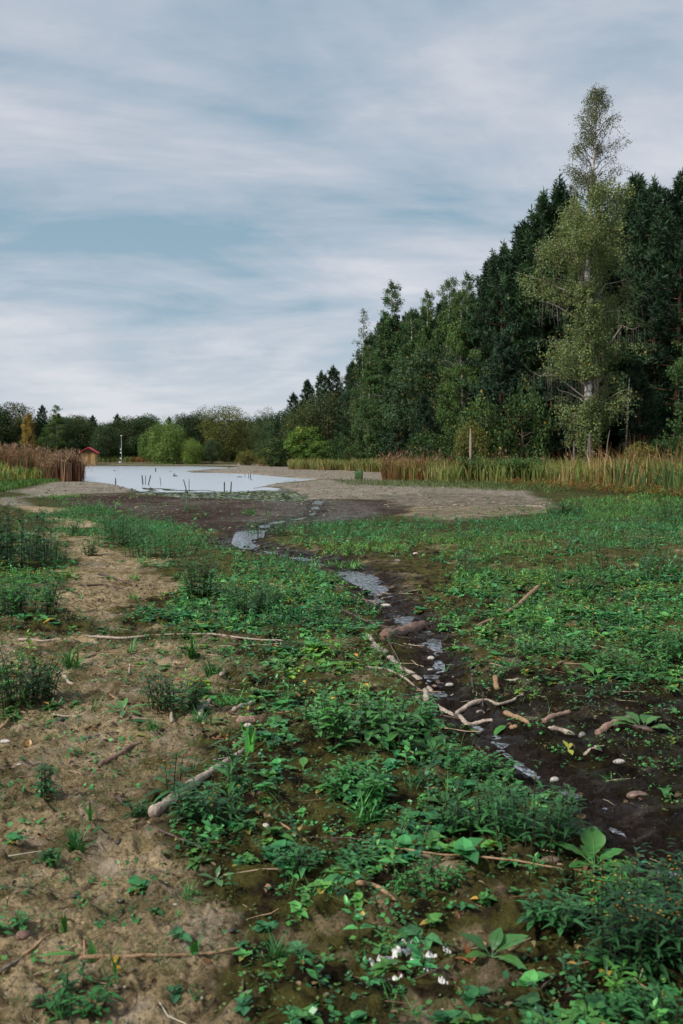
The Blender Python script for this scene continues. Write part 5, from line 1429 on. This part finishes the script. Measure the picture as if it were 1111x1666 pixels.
bigleaf(705, 1238, [(150, 40, 34, 22, 14), (60, 45, 34, 22, 14), (10, 35, 34, 20, 12), (-80, 20, 32, 20, 8), (210, 25, 34, 16, 8), (100, 60, 28, 16, 10)], 'plantain with pale spoon leaves in the middle right of the weeds')
bigleaf(727, 1318, [(165, 25, 34, 20, 10), (100, 40, 28, 18, 8), (30, 35, 32, 16, 10), (-60, 12, 26, 20, 6), (0, 20, 30, 18, 8)], 'plantain with round pale leaves below the spoon leaved one')
bigleaf(829, 1176, [(215, -2, 0.1 + 36, 15, 2)], 'single bright green leaf lying on the dark mud', 'fallen_leaf', (.09, .25, .06))
bigleaf(493, 1262, [(200, 22, 30, 18, 6), (90, 40, 26, 15, 6), (-5, 15, 26, 16, 6)], 'seedling with three broad leaves in the mossy middle')
bigleaf(1045, 1188, [(160, 30, 44, 26, 8), (-10, 10, 38, 30, 14), (60, 30, 36, 22, 12), (110, 35, 40, 18, 10), (20, 40, 30, 16, 10), (185, 20, 34, 20, 20)], 'plantain with big round leaves over the dark brown log', col=(.06, .13, .05))
bigleaf(800, 1560, [(150, 40, 56, 26, 8), (20, 35, 62, 36, 10), (60, 55, 44, 24, 8), (190, 20, 40, 22, 6), (-30, 12, 54, 26, 6)], 'broad leaved plant in the lower right foreground', col=(.05, .13, .045))
bigleaf(970, 1112, [(120, 40, 34, 18, 8), (10, 15, 34, 16, 10), (60, 30, 26, 14, 10), (175, 10, 26, 14, 8)], 'bright three leaved seedling on the black mud at the right', col=(.07, .19, .06))
bigleaf(917, 1132, [(180, 12, 22, 18, 0), (20, 20, 14, 10, 0)], 'dark green rounded leaf above the speckled branch piece', 'plantain', (.04, .14, .04))
bigleaf(200, 1172, [(165, 30, 30, 10, 6), (15, 30, 32, 9, 6), (200, 15, 28, 10, 6), (-25, 15, 30, 10, 6), (80, 60, 22, 8, 6), (-80, 15, 22, 9, 4), (120, 40, 26, 9, 6)], 'star shaped seedling with reddish stem on the left sand', 'seedling', (.06, .15, .06))
bigleaf(352, 1432, [(170, 30, 30, 11, 4), (20, 30, 30, 10, 4), (-70, 25, 32, 13, 4), (80, 60, 22, 8, 4), (215, 10, 22, 9, 4)], 'grey green star seedling on the left foreground', 'seedling', (.07, .14, .07))
bigleaf(350, 1195, [(195, 8, 44, 17, 0)], 'pale green dead leaf lying left beside the bent fork', 'fallen_leaf', (.17, .25, .09))
bigleaf(340, 1188, [(10, 8, 34, 13, 0)], 'pale green curled leaf lying right beside the bent fork', 'fallen_leaf', (.17, .22, .07))
bigleaf(245, 1212, [(10, 20, 16, 8, 0), (170, 30, 28, 10, 2)], 'yellowing drooped leaf on the left middle sand', 'seedling', (.16, .16, .04))
bigleaf(67, 1022, [(40, 35, 22, 9, 4)], 'bright yellow leaf in the left weeds', 'fallen_leaf', (.55, .38, .03))
bigleaf(1038, 925, [(120, 60, 12, 12, 3)], 'pale yellowish round leaf high in the right meadow', 'fallen_leaf', (.38, .34, .15))
bigleaf(45, 1210, [(90, 75, 16, 11, 4)], 'orange leaf standing in the weeds at the left edge', 'fallen_leaf', (.45, .20, .04))
bigleaf(768, 1555, [(110, 50, 34, 9, 2), (150, 20, 30, 8, 2), (70, 40, 22, 12, 2)], 'rust red withered leaves in the dark lower right', 'withered_leaves', (.26, .07, .025))
bigleaf(785, 1535, [(80, 30, 20, 12, 0)], 'small peach coloured withered leaf in the lower right', 'withered_leaf', (.40, .20, .12))
bigleaf(310, 1195, [(20, 15, 22, 8, 0), (140, 20, 18, 8, 0), (260, 12, 20, 8, 0), (80, 25, 18, 7, 0), (-20, 10, 22, 9, 0)], 'heap of crumpled brown leaves in the left middle', 'withered_leaves', (.22, .10, .05))
bigleaf(352, 1212, [(0, 10, 20, 8, 0), (70, 20, 22, 8, 0), (150, 15, 20, 8, 0), (220, 12, 18, 7, 0), (290, 10, 16, 7, 0)], 'second heap of reddish crumpled leaves by the iris leaves', 'withered_leaves', (.20, .08, .04))
bigleaf(420, 1335, [(10, 15, 22, 8, 0), (100, 30, 16, 7, 0), (180, 12, 24, 8, 0)], 'orange brown leaf scraps in the mossy middle', 'withered_leaves', (.30, .13, .04))
bigleaf(182, 1590, [(60, 50, 20, 10, 0), (-30, 10, 24, 8, 0)], 'tiny orange yellow leaves by the lower left branch', 'withered_leaves', (.50, .22, .03))
bigleaf(952, 1425, [(20, 20, 26, 8, 0), (150, 20, 24, 8, 0), (80, 40, 18, 7, 0)], 'rusty shrivelled leaves under the large plantain', 'withered_leaves', (.22, .09, .04))
bigleaf(925, 1222, [(110, 50, 18, 7, 2), (60, 40, 16, 7, 2), (-80, 5, 16, 10, 0)], 'yellow green leaf cluster on the mud above the oval stone', 'seedling', (.28, .27, .06))
bigleaf(812, 1300, [(100, 50, 34, 12, 4), (30, 40, 32, 10, 4), (160, 40, 34, 12, 4), (-20, 30, 30, 10, 4)], 'narrow leaved seedling in the right weeds', 'seedling', (.05, .12, .05))

def blades(px, py, n, hpx, wpx, label, spreadpx=6, lean=.35, col=(.05, .13, .04), name='grass_tuft', cat='grass tuft'):
    e, d = plant_root(px, py, name, label, cat); k = d / F; qq = np.random.RandomState(int(px + py)); col = tuple(np.array(col) * [1.15, 1.4, 1.15])
    if n <= 6:
        for i in range(n):
            leaf_obj(e, hpx * k * (.7 + .3 * qq.rand()), wpx * k, qq.rand() * 6.28, PI / 2 - lean * qq.rand(), np.array([*(qq.randn(2) * spreadpx * k * .6), 0]), np.array(col) * (.8 + .4 * qq.rand()), .15, .3, 6, 'blade', skew=.5)
    else:
        for part in range(3):
            mb = MB()
            for i in range(n // 3):
                V, Fs = leaf(hpx * k * (.55 + .5 * qq.rand()), wpx * k, .2 + .5 * qq.rand(), .2, 5, .45)
                mb.add(rot(V, qq.rand() * 6.28, PI / 2 - lean * 2 * qq.rand()) + np.array([*(qq.randn(2) * spreadpx * k * .5), 0]), Fs, np.array(col) * (.7 + .6 * qq.rand()))
            obj('blades', mb.mesh('blades', M_GRASS, True), e, kind='stuff')
blades(410, 1238, 3, 60, 9, 'tall sword shaped iris leaves standing in the left middle', 8, .2, (.05, .16, .04), 'iris', 'iris')
blades(393, 1198, 1, 44, 10, 'single upright bright blade just left of the tall iris leaves', 2, .1, (.06, .2, .05), 'iris', 'iris')
blades(372, 1150, 60, 36, 2.5, 'bright green dense grass tuft in the left middle', 22, .5, (.06, .20, .04))
blades(322, 1185, 60, 36, 2.5, 'dark green grass tuft beneath the dark leafy weed', 20, .5, (.045, .13, .04))
blades(345, 1110, 40, 46, 3, 'upright dark grass tuft on the upper sand', 12, .3, (.04, .10, .03))
blades(122, 1385, 26, 62, 6, 'dark fanned grass clump on the left foreground sand', 14, .35, (.035, .10, .03))
blades(148, 1345, 4, 62, 6, 'slender leaning blades right above the dark fanned clump', 6, .6, (.045, .12, .035))
blades(450, 1562, 66, 58, 3.2, 'spreading spidery grass tuft in the lower middle foreground', 16, .8, (.04, .13, .035))
blades(306, 1455, 50, 32, 2.6, 'small spiky grass tuft on the left foreground', 14, .8, (.05, .14, .04))
blades(105, 1540, 3, 56, 7, 'short dark sword blades in the lower left foreground', 3, .12, (.035, .10, .03))
blades(150, 1578, 1, 56, 17, 'broad single green blade standing in the lower left', 2, .08, (.06, .14, .05), 'iris', 'iris')
blades(187, 1600, 2, 82, 6, 'thin pair of dark blades rising over the lower left branch', 3, .22, (.04, .11, .035))
blades(318, 1568, 3, 44, 8, 'young green shoots at the right part of the lower left branch', 6, .3, (.05, .15, .04))
blades(310, 1080, 8 * 3, 60, 4, 'tall blades in front of the long thin branch, left of centre', 6, .25, (.05, .12, .035))
blades(115, 1095, 24, 56, 4, 'fresh tall grass tuft under the long thin branch at the left', 10, .4, (.05, .14, .035))
blades(155, 1160, 14, 40, 3, 'thin airy grass on the sand below the long branch', 12, .7, (.07, .13, .05))
blades(218, 945, 30, 14, 1.6, 'little bright tuft on the far sandy patch, upper one', 8, .5, (.09, .17, .04))
blades(218, 975, 30, 18, 2, 'little bright tuft on the far sandy patch, lower one', 8, .5, (.08, .18, .04))
blades(212, 1075, 14, 32, 3, 'narrow tuft hanging by the long thin branch', 6, .5, (.06, .15, .04))
blades(590, 1345, 36, 66, 4, 'grassy clump under the leafy centre weeds', 16, .45, (.045, .14, .04))
blades(530, 915, 60, 22, 2, 'bright grass hummock beside the upper stream', 34, .6, (.07, .17, .045))
blades(575, 920, 60, 20, 2, 'smaller bright grass hummock at the stream bend', 26, .6, (.07, .17, .045))
blades(250, 1205, 24, 40, 3, 'thin tuft in front of the crumpled brown leaves', 10, .6, (.06, .13, .04))
blades(180, 1600, 20, 44, 3, 'airy dark grass right of the sword blades', 40, .9, (.05, .11, .035))
# one long green blade lying on the ground at the lower left
e, d = plant_root(125, 1586, 'fallen_leaf', 'long green blade lying flat in the lower left foreground', 'leaf')
leaf_obj(e, 76 * d / F, 12 * d / F, PI / 2 + .1, .03, np.array([0, 0, .02]), (.06, .17, .05), .05, .3, 6, 'blade', skew=.5)

def weed(px, py, hpx, stems, spreadpx, label, col=(.035, .085, .035), leafpx=12, wide=.3, pairs=6, flowers=0, fcol=(.30, .13, .02), name='weed_bush', cat='weed', lean=.35, stemr=.0025):
    e, d = plant_root(px, py, name, label, cat); k = d / F; qq = np.random.RandomState(int(px * 3 + py)); sm = MB(); fm = MB(); fl = MB()
    seg = 4 if leafpx > 9 else 2; col = np.array(col) * [1.15, 1.5, .9]; few = stems <= 6
    if leafpx > 9: stems = max(3, int(stems * .75)); leafpx = leafpx * 1.25
    for s in range(stems):
        a = qq.rand() * 6.28; rr = spreadpx * k * math.sqrt(qq.rand()); b = np.array([math.cos(a) * rr, math.sin(a) * rr * .7])
        hh = hpx * k * (.6 + .45 * qq.rand()); ln = np.array([math.cos(a), math.sin(a)]) * lean * qq.rand() + qq.randn(2) * .06
        def P(t): return np.array([b[0] + ln[0] * hh * t ** 1.6, b[1] + ln[1] * hh * t ** 1.6, hh * t])
        if few: sm = MB()
        tt = np.linspace(0, 1, 5); sm.add(*tube(np.array([P(t) for t in tt]), np.linspace(stemr * 1.4, stemr * .5, 5), 5, cap=False), np.array([.06, .05, .03]))
        if few: st_o = obj('stem', sm.mesh('stem', M_WEED, True), e)
        a0 = qq.rand() * 6
        for j in range(pairs):
            t = .12 + .86 * (j + .5) / pairs; az = a0 + j * PI / 2 + qq.randn() * .2
            for sg in (0, PI):
                L = leafpx * k * (.6 + .7 * qq.rand()) * (1.2 - .5 * t); V, Fs = leaf(L, L * wide, .2 + .5 * qq.rand(), .3, seg)
                if few: fm = MB()
                fm.add(rot(V, az + sg, .1 + .7 * qq.rand()) + P(t), Fs, np.array(col) * (.65 + .7 * qq.rand()))
                if few: obj('leaf', fm.mesh('leaf', M_WEED), st_o)
            if not few and qq.rand() < .3:        # short side shoot
                c = P(t); dd = np.array([math.cos(az + .8), math.sin(az + .8), .9]) * leafpx * k * .9
                for z in range(4):
                    L = leafpx * k * .55; V, Fs = leaf(L, L * wide, .3, .3, 2); fm.add(rot(V, qq.rand() * 6.28, .5 * qq.rand()) + c + dd * (.4 + .2 * z), Fs, np.array(col) * (.8 + .6 * qq.rand()))
        if qq.rand() < flowers:
            for z in range(1 + qq.randint(3)):
                V, Fs = t_pebble(qq, 1.0); fl.add(V * (2.3 * k) + P(.85 + .15 * qq.rand()) + qq.randn(3) * 4 * k, Fs, np.array(fcol) * (.6 + .8 * qq.rand()))
    if not few: obj('stems', sm.mesh('stems', M_WEED, True), e, kind='stuff'); obj('foliage', fm.mesh('foliage', M_WEED), e, kind='stuff')
    if fl.n: obj('flower_heads', fl.mesh('flower_heads', M_WEED), e, kind='stuff')
    return e
weed(18, 925, 115, 60, 60, 'large dark leafy bush at the left edge beside the far sand', (.022, .05, .022), 10, .35, 9, .1, lean=.2)
weed(-25, 905, 110, 30, 40, 'dark leafy bush cut by the left edge of the photo', (.025, .055, .025), 10, .35, 9)
weed(75, 915, 50, 30, 34, 'lower dark weeds right of the large left edge bush', (.03, .075, .03), 9, .35)
weed(35, 1005, 70, 34, 60, 'green leafy weeds at the left edge above the pale branch', (.04, .10, .04), 13, .35)
weed(25, 1150, 100, 34, 46, 'dark budded weed bush at the left edge beside the sand', (.025, .055, .022), 17, .28, 6, .8)
weed(70, 1140, 70, 16, 26, 'dark budded weed just right of the left edge bush', (.028, .06, .025), 16, .28, 6, .8)
weed(283, 1165, 62, 34, 44, 'dark bushy weed with yellow buds in the left middle', (.028, .06, .025), 15, .28, 6, .9)
weed(325, 970, 85, 22, 22, 'tall airy dark weed standing over the leafy patch', (.035, .08, .04), 11, .35, 8)
weed(400, 1000, 60, 40, 60, 'dense dark green weeds in the middle of the leafy patch', (.04, .095, .045), 13, .3)
weed(200, 885, 50, 44, 42, 'bushy green weeds behind the far sandy patch', (.04, .10, .04), 9, .35)
weed(250, 905, 46, 44, 50, 'bushy green weeds right of the ones behind the far sand', (.045, .115, .045), 9, .35)
weed(145, 905, 34, 14, 14, 'small upright weed on the far sandy path', (.04, .085, .04), 8, .4)
weed(119, 872, 30, 8, 6, 'tiny bluish upright weed beyond the far sandy path', (.045, .09, .06), 7, .4)
weed(335, 1400 - 55, 60, 30, 44, 'blue green weeds with orange flowers growing over the big pale branch', (.035, .085, .045), 24, .26, 4, .5, (.45, .16, .02))
weed(280, 1310, 100, 4, 12, 'tall flowering weed in front of the big pale branch, left', (.035, .085, .045), 26, .28, 5, 1, (.50, .25, .02), lean=.15)
weed(380, 1300, 95, 3, 14, 'tall dark stemmed weed in front of the big pale branch, right', (.035, .085, .045), 30, .28, 4, 1, (.50, .18, .02), lean=.15)
weed(68, 1300, 75, 9, 14, 'dark bluish upright weed on the left sand', (.03, .075, .045), 16, .3, 7)
weed(595, 1230, 88, 40, 90, 'broad leafy pale green weeds in the centre foreground', (.055, .13, .06), 19, .55, 4, lean=.25)
weed(640, 1210, 60, 30, 60, 'leafy weeds with spreading leaves right of the centre ones', (.05, .125, .055), 17, .5, 4, lean=.25)
weed(590, 1310, 60, 34, 50, 'bushy pale green weed below the centre weeds', (.055, .14, .06), 18, .5, 4)
weed(530, 1190, 42, 22, 40, 'low leafy weeds left of the centre weeds', (.045, .11, .05), 14, .5, 4)
weed(780, 1265, 46, 30, 50, 'leafy weeds on the left bank of the wet mud', (.05, .125, .055), 14, .45, 4)
weed(855, 1370, 100, 44, 80, 'dark narrow leaved weeds left of the large plantain', (.03, .085, .04), 24, .24, 5, lean=.3)
weed(770, 1350, 60, 30, 60, 'mid green narrow leaved weeds right of the centre', (.04, .10, .045), 19, .3, 4)
weed(1060, 1560, 150, 60, 110, 'large dark weed bush with yellow and orange buds in the right corner', (.022, .055, .03), 30, .24, 7, 1, (.35, .17, .02), lean=.2)
weed(1130, 1480, 120, 34, 70, 'dark budded weed bush cut by the right edge', (.022, .055, .03), 26, .24, 7, 1, (.35, .17, .02))
weed(1000, 1470, 70, 24, 46, 'green budded weeds in front of the wet mud at the right', (.04, .10, .035), 18, .3, 5, 1, (.35, .22, .03))
weed(905, 1505, 60, 18, 44, 'grey green leafy weeds in the dark lower right', (.04, .10, .055), 24, .35, 4)
weed(120, 1640, 60, 22, 60, 'leafy green weed at the bottom left of the photo', (.03, .09, .035), 18, .45, 4)
weed(1060, 1668, 60, 16, 60, 'dark leafy weeds at the bottom right corner', (.03, .085, .04), 26, .35, 4)
weed(930, 1690, 50, 12, 60, 'low leaves at the bottom edge right of centre', (.05, .12, .05), 26, .5, 3)
weed(80, 1410, 26, 10, 16, 'low creeping green weed on the left foreground sand', (.04, .11, .05), 14, .5, 3)
weed(15, 1530, 26, 8, 26, 'flat creeping weed at the lower left edge', (.045, .11, .05), 16, .5, 3)
weed(235, 1455, 14, 6, 12, 'tiny pale seedling cluster on the foreground sand', (.07, .14, .08), 12, .5, 2)
weed(230, 1330, 30, 12, 20, 'dark seedling group left of the big pale branch', (.03, .08, .03), 14, .4, 3)
weed(485, 1415, 44, 14, 24, 'pale leafy weed in the lower middle', (.06, .14, .07), 18, .45, 3)
weed(585, 1400, 40, 16, 30, 'pale leafy weed right above the tapering brown branch', (.055, .13, .065), 18, .45, 3)
weed(700, 1440, 40, 24, 60, 'small leaved green weeds along the straw coloured stem', (.05, .14, .05), 11, .5, 4)
weed(990, 925, 78, 14, 30, 'tall twiggy half bare weed in the right meadow', (.05, .09, .04), 8, .3, 8, lean=.25)
weed(930, 838, 20, 40, 18, 'dark low bush in the far right meadow', (.022, .055, .025), 5, .4, 5)
weed(902, 838, 16, 24, 12, 'darker small bush left of the dark low bush', (.025, .06, .028), 5, .4, 5)
weed(757, 935, 56, 6, 8, 'thin upright weed on the right side of the stream', (.05, .09, .045), 7, .35, 7)
weed(935, 960, 50, 26, 46, 'dense green weeds in the middle of the right meadow', (.045, .11, .045), 8, .35, 6)
weed(1095, 850, 52, 40, 34, 'tall green bush at the right edge before the reeds', (.035, .09, .035), 6, .35, 7)
weed(1090, 935, 42, 40, 50, 'bluish leafy bush at the right edge of the meadow', (.045, .10, .06), 9, .45, 5)
weed(1010, 1100, 44, 30, 60, 'leafy weeds above the black mud at the right', (.05, .12, .05), 14, .4, 4)
weed(900, 1070, 40, 34, 60, 'pale green weeds along the edge of the meadow', (.06, .13, .06), 13, .4, 4)
weed(1080, 1075, 60, 40, 60, 'tall green weeds at the right edge over the black mud', (.045, .12, .045), 14, .35, 5)
weed(495, 875, 44, 8, 12, 'small airy shrub by the far bend of the stream', (.04, .085, .04), 6, .35, 7)
weed(437, 838, 22, 5, 5, 'lone green sprig standing on the brown mud flat', (.05, .11, .045), 5, .4, 6)
weed(403, 836, 10, 10, 12, 'low green plant on the brown mud flat', (.08, .19, .06), 7, .5, 3)
weed(312, 832, 18, 8, 8, 'faint green sprig on the left part of the mud flat', (.06, .10, .06), 5, .4, 6)
weed(440, 870, 30, 30, 50, 'green weeds left of the stream bend', (.045, .11, .045), 8, .35, 5)
weed(1010, 832, 16, 30, 50, 'low bright weeds at the foot of the right reeds', (.06, .14, .04), 5, .4, 4)
weed(730, 880, 14, 20, 60, 'low pale weeds beyond the bend of the stream', (.08, .14, .05), 6, .4, 4)
